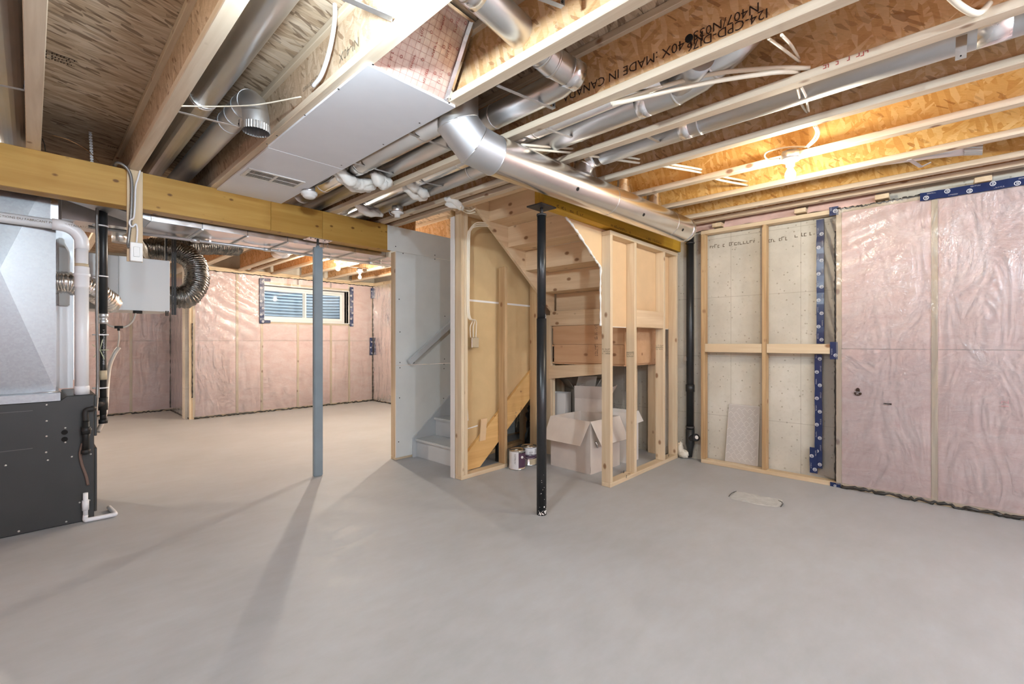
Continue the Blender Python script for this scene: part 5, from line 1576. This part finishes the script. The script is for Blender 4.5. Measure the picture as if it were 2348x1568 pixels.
lampholder((q.x, q.y, 2.425), 'empty white bulb holder beside the drywall wall top, without a bulb')
lampholder((-.26, -1.3, 2.437), 'bulb holder behind the camera', FILLBACK, bl='lit bare bulb behind the camera', block=True)  # invented fill lamp, softens shadows from the camera side
lampholder((2.78, -2.35, 2.437), 'bulb holder in the corner behind the camera', FILLBACK, bl='lit bare bulb in the right corner behind the camera', block=True)  # invented fill lamp towards the right wall
lampholder((1.2, -2.4, 2.437), 'bulb holder near the back wall', FILLBACK, bl='lit bare bulb near the back wall', block=True)  # invented fill lamp, spreads the light from behind

# smoke alarm on its box
q = on(709, 441, z=2.44)
t = thing('smoke_alarm', 'round white smoke alarm hanging by the beam beside the drywall panel', 'smoke alarm', (q.x, q.y, 2.44))
g = G(); g.lathe((q.x, q.y, 2.44), [(.001, -.048), (.035, -.047), (.048, -.036), (.051, -.026), (.060, -.022), (.062, -.010), (.060, 0)], 28); obj('body', g, WHITEP, t)
g = G(); g.lathe((q.x, q.y, 2.441), [(.045, 0), (.047, .005), (.047, .055)], 8); obj('junction_box', g, STRAP, t)
cable([(q.x + .03, q.y - .04, 2.49), (q.x + .02, q.y - .14, 2.485), (q.x + .03, q.y - .28, 2.50), (q.x + .02, q.y - .40, 2.54)], .006, 'first grey cable leading from the smoke alarm box', CABLEG)
cable([(q.x + .04, q.y - .03, 2.50), (q.x + .05, q.y - .14, 2.495), (q.x + .06, q.y - .26, 2.51), (q.x + .04, q.y - .36, 2.55)], .006, 'second grey cable leading from the smoke alarm box', CABLEG)

# ------------------------------------------------------------------ drain stack in the right corner
t = thing('drain_stack', 'tall black plastic drain stack on the concrete in the right corner', 'pipe', (4.835, 1.93, .03))
sx, sy = 4.832, 1.93
g = G(); g.cyl((sx, sy, .30), (sx, sy, 2.40), .038, 20); obj('pipe', g, BLACKPIPE, t)
for z, h in ((2.30, .012), (.72, .075), (.33, .02)):
    g = G(); g.cyl((sx, sy, z), (sx, sy, z + h), .045, 20); obj('coupling', g, PLATE if h < .03 else BLACKPIPE, t)
g = G(); g.lathe((sx, sy, .10), [(.022, -.08), (.030, 0), (.045, .06), (.045, .22)], 18); obj('base_fitting', g, BLACKPIPE, t)
g = G(); g.cyl((sx, sy, .22), (sx - .045, sy - .075, .245), .036, 16); g.cyl((sx - .045, sy - .075, .245), (sx - .052, sy - .087, .249), .04, 16); obj('cleanout', g, BLACKPIPE, t)
g = G(); g.cyl((sx - .053, sy - .088, .250), (sx - .056, sy - .093, .252), .02, 10); obj('cleanout_plug', g, PLASTER, t)
g = G(); g.box(sx - .05, sx - .03, sy + .02, sy + .05, 1.05, 1.09); obj('pipe_clip', g, GALV, t)

def lump(c, rad, seed, amp=.35, nu=20, nv=14):
    c = Vector(c); g = G()
    def fn(s, t):
        a = 2 * math.pi * s; b = math.pi * (t - .5)
        d = Vector((math.cos(a) * math.cos(b), math.sin(a) * math.cos(b), math.sin(b)))
        k = 1 + amp * fbm(d * 1.3 + Vector((seed, 0, 0)), 1.5, 3)
        p = c + Vector((d.x * rad[0], d.y * rad[1], d.z * rad[2])) * k
        p.z = max(p.z, .002)
        return p
    return g.grid(fn, nu, nv)
q = on(1568, 1046, z=.02)
g = lump((q.x, q.y, .045), (.05, .055, .05), 3)
lmp = lump((q.x - .02, q.y + .03, .10), (.028, .03, .075), 5); g.add(lmp.v, lmp.f, True)
tag(obj('plastic_bag', g, BAG, recalc=False), 'crumpled pale plastic bag on the floor beside the drain stack', 'bag')

# patterned sheet leaning on the concrete
t = thing('grid_sheet', 'pale grey sheet with white diagonal grid leaning on the bare concrete', 'sheet', (4.85, 1.41, .04))
sa, sb_ = Vector((4.840, 1.578, .0395)), Vector((4.840, 1.274, .0395)); ta = Vector((4.868, 1.548, .622)); tb = Vector((4.868, 1.262, .622))
g = G(); off = Vector((.006, 0, 0))
g.add([sa, sb_, tb, ta, sa + off, sb_ + off, tb + off, ta + off], [(0, 1, 2, 3), (4, 7, 6, 5), (0, 4, 5, 1), (1, 5, 6, 2), (2, 6, 7, 3), (3, 7, 4, 0)]); obj('board', g, SHEET, t)
def sh(s, q): return sa.lerp(sb_, s).lerp(ta.lerp(tb, s), q) + Vector((-.0012, 0, 0))
g = G(); rr = random.Random(11); Hh, Wd = .58, .30; cell = .052
def seg(s0, q0, s1, q1):
    a, b = sh(s0, q0), sh(s1, q1); d = (b - a).cross(Vector((1, 0, 0))).normalized() * .0013
    g.add([a - d, a + d, b + d, b - d], [(0, 1, 2, 3)])
i = 0
y = .06
row = 0
while y < Hh - .02:
    x = .0 + (row % 2) * cell * .5
    while x < Wd:
        for sx_ in (-1, 1):
            L1 = cell * (1.0 if sx_ > 0 else .55)
            x2, y2 = x + sx_ * L1 * .75, y - L1 * .75
            if 0.004 <= x <= Wd - .004 and .004 <= x2 <= Wd - .004 and y2 > .004 and rr.random() < .86: seg(x / Wd, y / Hh, x2 / Wd, y2 / Hh)
        x += cell
    y += cell * .78; row += 1
for a in ((0.01, .02, .01, .99), (.01, .99, .99, .99), (.99, .02, .99, .99)): seg(*a)
obj('printed_grid', g, GRIDW, t, recalc=False, kind='stuff')

# stamps on the subfloor and writing on the concrete
for (u, v, w, h, k) in ((104, 132, .11, .10, 3), (247, 336, .10, .05, 2)):
    q = on(u, v, z=HT)
    obj('panel_stamp', marks(G(), (q.x, q.y, HT - .0004), (1, 0, 0), (0, -1, 0), w, h, k, u, .0012, .95), INK, ceiling, recalc=False, kind='stuff')
for (u0, v0, u1, k) in ((1628, 566, 1660, 1), (1672, 560, 1730, 2), (1762, 552, 1812, 3), (1822, 540, 1866, 4)):
    a = on(u0, v0, x=4.8785); b = on(u1, v0, x=4.8785)
    obj('chalk_writing', marks(G(), (4.8792, a.y, a.z - .02), (0, -1, 0), (0, 0, 1), abs(a.y - b.y), .05, 1, 70 + k, .0012, .85), INKG, wr, recalc=False, kind='stuff')

# rough patch in the floor
g = G(); rr = random.Random(4); pts = []
cs_ = [on(u, v, z=0) for u, v in ((1671, 1139), (1684, 1126), (1720, 1131), (1760, 1140), (1794, 1147), (1792, 1156), (1781, 1163), (1740, 1158), (1700, 1149), (1678, 1144))]
ring = []
for i in range(len(cs_)):
    a, b = cs_[i], cs_[(i + 1) % len(cs_)]
    for k in range(5): ring.append(a.lerp(b, k / 5) + Vector((rr.uniform(-.006, .006), rr.uniform(-.006, .006), 0)))
cen = sum(ring, Vector()) / len(ring); n = len(ring)
outer = [Vector((p.x, p.y, .0008)) for p in ring]; inner = [cen.lerp(p, .90) + Vector((0, 0, .005 + rr.uniform(-.001, .001))) for p in ring]
inner2 = [cen.lerp(p, .5) + Vector((0, 0, .0035 + rr.uniform(-.001, .001))) for p in ring]
g.add(outer + inner + inner2 + [cen + Vector((0, 0, .004))], [(i, (i + 1) % n, n + (i + 1) % n, n + i) for i in range(n)] + [(n + i, n + (i + 1) % n, 2 * n + (i + 1) % n, 2 * n + i) for i in range(n)] + [(2 * n + i, 2 * n + (i + 1) % n, 3 * n) for i in range(n)])
tag(obj('floor_patch', g, PATCH, recalc=False), 'rough unpainted oblong patch in the grey floor near the right wall', 'floor patch')
for k, (u0, v0, u1, v1, um, vm) in enumerate(((1671, 1138, 1688, 1126, 1677, 1131), (1785, 1147, 1790, 1162, 1795, 1153))):
    P = spline([on(u0, v0, z=.004), on(um, vm, z=.006), on(u1, v1, z=.004)], 8); g = G(); g.tube(P, [.0035 * random.uniform(.4, 1.2) for _ in P], 5); obj('crack', g, SEAL, floor, recalc=False)

# ------------------------------------------------------------------ paint cans
def can(x, y, label, ang, front, group='paint cans'):
    t = thing('paint_can', label, 'paint can', (x, y, 0), group)
    r, h = .0815, .188
    g = G(); g.lathe((x, y, 0), [(r - .004, .002), (r, 0.003), (r, .008), (r - .002, .010), (r - .002, h - .008), (r, h - .006), (r, h), (r - .006, h), (r - .008, h - .005), (r - .02, h - .007), (r - .022, h - .003), (.001, h - .003)], 32); obj('can', g, TIN, t)
    def wrap(a0, a1, z0, z1, m, name):
        g = G(); n = 14; R = r + .0006
        vs = [Vector((x + R * math.cos(a0 + (a1 - a0) * i / n), y + R * math.sin(a0 + (a1 - a0) * i / n), z)) for z in (z0, z1) for i in range(n + 1)]
        g.add(vs, [(i, i + 1, n + 2 + i, n + 1 + i) for i in range(n)], True)
        return obj(name, g, m, t, recalc=False)
    def ink(a0, z, w, hh, rows, m, seed, vert=False):
        nx, ny = math.cos(a0), math.sin(a0)
        tx = Vector((-ny, nx, 0))
        p = Vector((x + (r + .0014) * nx, y + (r + .0014) * ny, z)) - (tx * w / 2 if not vert else tx * 0)
        gg = marks(G(), p, (0, 0, 1) if vert else tx, -tx if vert else (0, 0, 1), hh if vert else w, w if vert else hh, rows, seed, .0008, .9)
        obj('label_print', gg, m, t, recalc=False)
    D = math.radians
    if front:
        wrap(D(150), D(232), .010, .178, LABELW, 'white_label'); wrap(D(232), D(340), .022, .162, PURPLE, 'purple_label'); wrap(D(232), D(340), .010, .022, BEIGE, 'label_band')
        ink(D(214), .06, .018, .10, 2, INK, 3, True)
        a = D(258); c = Vector((x + (r + .001) * math.cos(a), y + (r + .001) * math.sin(a), .125))
    else:
        wrap(D(170), D(345), .10, .178, LABELW, 'white_label'); wrap(D(170), D(345), .068, .112, PURPLE, 'purple_label'); wrap(D(225), D(330), .010, .068, BEIGE, 'label_band')
        ink(D(280), .12, .05, .05, 4, INK, 5); ink(D(235), .11, .03, .04, 2, INK, 6); ink(D(285), .02, .06, .04, 5, INKG, 8)
        a = D(325); c = Vector((x + (r + .001) * math.cos(a), y + (r + .001) * math.sin(a), .125))
    g = G(); g.disc(c, (math.cos(a), math.sin(a), 0), .013 if front else .006, 14, .003); obj('handle_ear', g, WHITEP, t)
    a2 = a + math.pi
    P = []
    for k in range(17):
        th = a - math.pi * k / 16 if not front else a + math.pi * k / 16
        rr_ = r + .004
        P.append((x + rr_ * math.cos(th), y + rr_ * math.sin(th), .125 - .048 * math.sin(math.pi * k / 16)))
    g = G(); g.tube(P, .0018, 6); obj('handle', g, GALV, t)
    g = G(); g.prism([(x - .05, y - .01, h - .002), (x - .035, y - .025, h - .002), (x + .01, y - .005, h - .002), (x - .005, y + .012, h - .002)], (0, 0, .001)); obj('lid_drip', g, PLASTER, t)
can(3.30, 3.035, 'front paint can with a purple label beside the partition plate', 0, True)
can(3.50, 3.055, 'rear paint can with a white and purple label beside the black post', 0, False)

# ------------------------------------------------------------------ cartons under the stairs
def carton(name, c, w, d, h, rot, mat, label, flaps, inside=CARDIN, t_=.006, group=None):
    """open box: w along its own x, d along its y; flaps = angle (deg) for (-y, +y, -x, +x) sides, 0 = straight up, 180 = folded fully down"""
    t = thing(name, label, 'box', c, group)
    M = Matrix.Translation(Vector(c)) @ Matrix.Rotation(rot, 4, 'Z')
    def ob(n, x0, x1, y0, y1, z0, z1, m):
        g = G(); g.box(x0, x1, y0, y1, z0, z1); g.v = [M @ v for v in g.v]; return obj(n, g, m, t)
    ob('bottom', -w / 2, w / 2, -d / 2, d / 2, .001, t_, mat)
    ob('side', -w / 2, w / 2, -d / 2, -d / 2 + t_, t_, h, mat); ob('side', -w / 2, w / 2, d / 2 - t_, d / 2, t_, h, mat)
    ob('side', -w / 2, -w / 2 + t_, -d / 2 + t_, d / 2 - t_, t_, h, mat); ob('side', w / 2 - t_, w / 2, -d / 2 + t_, d / 2 - t_, t_, h, mat)
    for (sx, sy, L), fl in zip(((0, -1, w), (0, 1, w), (-1, 0, d), (1, 0, d)), flaps):
        if fl is None: continue
        ang, fh = fl
        a = math.radians(ang)
        g = G(); o = Vector((sx * w / 2, sy * d / 2, h)); al = Vector((-sy, sx, 0)) if sx == 0 else Vector((0, 1, 0))
        al = Vector((1, 0, 0)) if sx == 0 else Vector((0, 1, 0))
        out = Vector((sx, sy, 0)); dr = out * math.sin(a) + Vector((0, 0, math.cos(a)))
        nz = al.cross(dr).normalized()
        p = [o - al * L / 2 + out * .001, o + al * L / 2 + out * .001, o + al * L * .46 + dr * fh, o - al * L * .46 + dr * fh]
        g.prism(p, nz * .004); g.v = [M @ v for v in g.v]; obj('flap', g, mat, t)
    return t, M
t, M = carton('cardboard_box', (3.86, 2.61, 0), .50, .49, .50, math.radians(-2.5), CARD, 'large open cardboard box with folded out flaps behind the closet studs', ((152, .24), None, (148, .25), (140, .2)))
g = G()
c = Vector((.02, -.2465, .30)); R = .075; m = 28
for r0, r1 in ((R, R * .86), (R * .74, R * .66)):
    ring = [c + Vector((math.cos(2 * math.pi * k / m) * r0, 0, math.sin(2 * math.pi * k / m) * r0)) for k in range(m)]
    inn = [c + Vector((math.cos(2 * math.pi * k / m) * r1, 0, math.sin(2 * math.pi * k / m) * r1)) for k in range(m)]
    g.add(ring + inn, [(k, (k + 1) % m, m + (k + 1) % m, m + k) for k in range(m)])
g.add([c + Vector(p) for p in ((-.035, 0, -.03), (.0, 0, .045), (.035, 0, -.03), (.0, 0, -.012))], [(0, 1, 2, 3)])
marks(g, c + Vector((-.06, 0, -.125)), (1, 0, 0), (0, 0, 1), .12, .03, 1, 5, .0, .95)
g.v = [M @ v for v in g.v]
obj('printed_logo', g, plain('box_print_red', srgb(134, 70, 60), .8), t, recalc=False)
g = G(); g.v = []; g.tube([M @ Vector(p) for p in ((-.17, -.249, .30), (-.155, -.256, .27), (-.14, -.25, .24))], .008, 6); obj('tape_scrap', g, FOIL, t)
g = G(); v0 = Vector((-.245, -.2465, .02)); marks(g, v0, (0, 0, 1), (-1, 0, 0), .05, .012, 1, 6, .0, .9); g.v = [M @ v for v in g.v]; obj('edge_print', g, INK, t, recalc=False)
carton('carton', (4.22, 3.20, 0), .16, .20, .665, .2, CARDW, 'tall white carton standing behind the large cardboard box', (None, None, None, None))
t2, M2 = carton('carton', (4.38, 2.86, 0), .30, .34, .62, .35, CARD, 'brown carton with a raised flap behind the large cardboard box', ((30, .16), (-20, .16), (25, .16), None))
carton('carton', (4.22, 3.55, 0), .30, .34, .68, -.3, CARDIN, 'dim brown carton farthest left under the winder steps', ((140, .14), None, (150, .12), None))
carton('carton', (4.52, 3.15, 0), .26, .32, .70, -.5, CARDG, 'grey open carton with upright flaps at the back under the stairs', ((25, .17), (15, .17), (35, .15), (40, .15)))
carton('carton', (4.30, 2.46, 0), .24, .30, .52, .1, CARDW, 'pale carton just behind the right closet studs', ((150, .12), None, None, None))
g = lump((4.06, 3.42, .42), (.12, .12, .13), 8); l2 = lump((4.08, 3.44, .16), (.14, .13, .2), 9); g.add(l2.v, l2.f, True)
tag(obj('rubbish_bag', g, plain('black_bag', srgb(22, 21, 20), .35, bump=.5), recalc=False), 'black rubbish bag in the shade behind the large cardboard box', 'bag')
t = thing('spray_can', 'small black can behind the paint cans under the stairs', 'can', (3.36, 3.36, 0))
g = G(); g.lathe((3.36, 3.36, 0), [(.03, 0), (.032, .004), (.032, .16), (.024, .175), (.02, .178)], 16); obj('body', g, BLACKR, t)
g = G(); g.lathe((3.36, 3.36, .178), [(.018, 0), (.018, .03), (.014, .035)], 12); obj('cap', g, BLACKR, t)
t = thing('loose_plank', 'dark plank lying on the floor under the lower stairs', 'plank', (3.9, 3.72, 0))
g = G(); g.bar((3.35, 3.62, .03), (4.6, 3.80, .03), .09, .04); obj('board', g, OLDZ, t, .002)

for o in bpy.data.objects:
    if o.name.split('.')[0] in ('tape_print', 'printed_mark', 'pencil_writing', 'label_print', 'grade_stamp', 'handwritten_mark', 'edge_print', 'torn_edge', 'paint_patch'): o['kind'] = 'stuff'
    if '_o' in o: del o['_o']
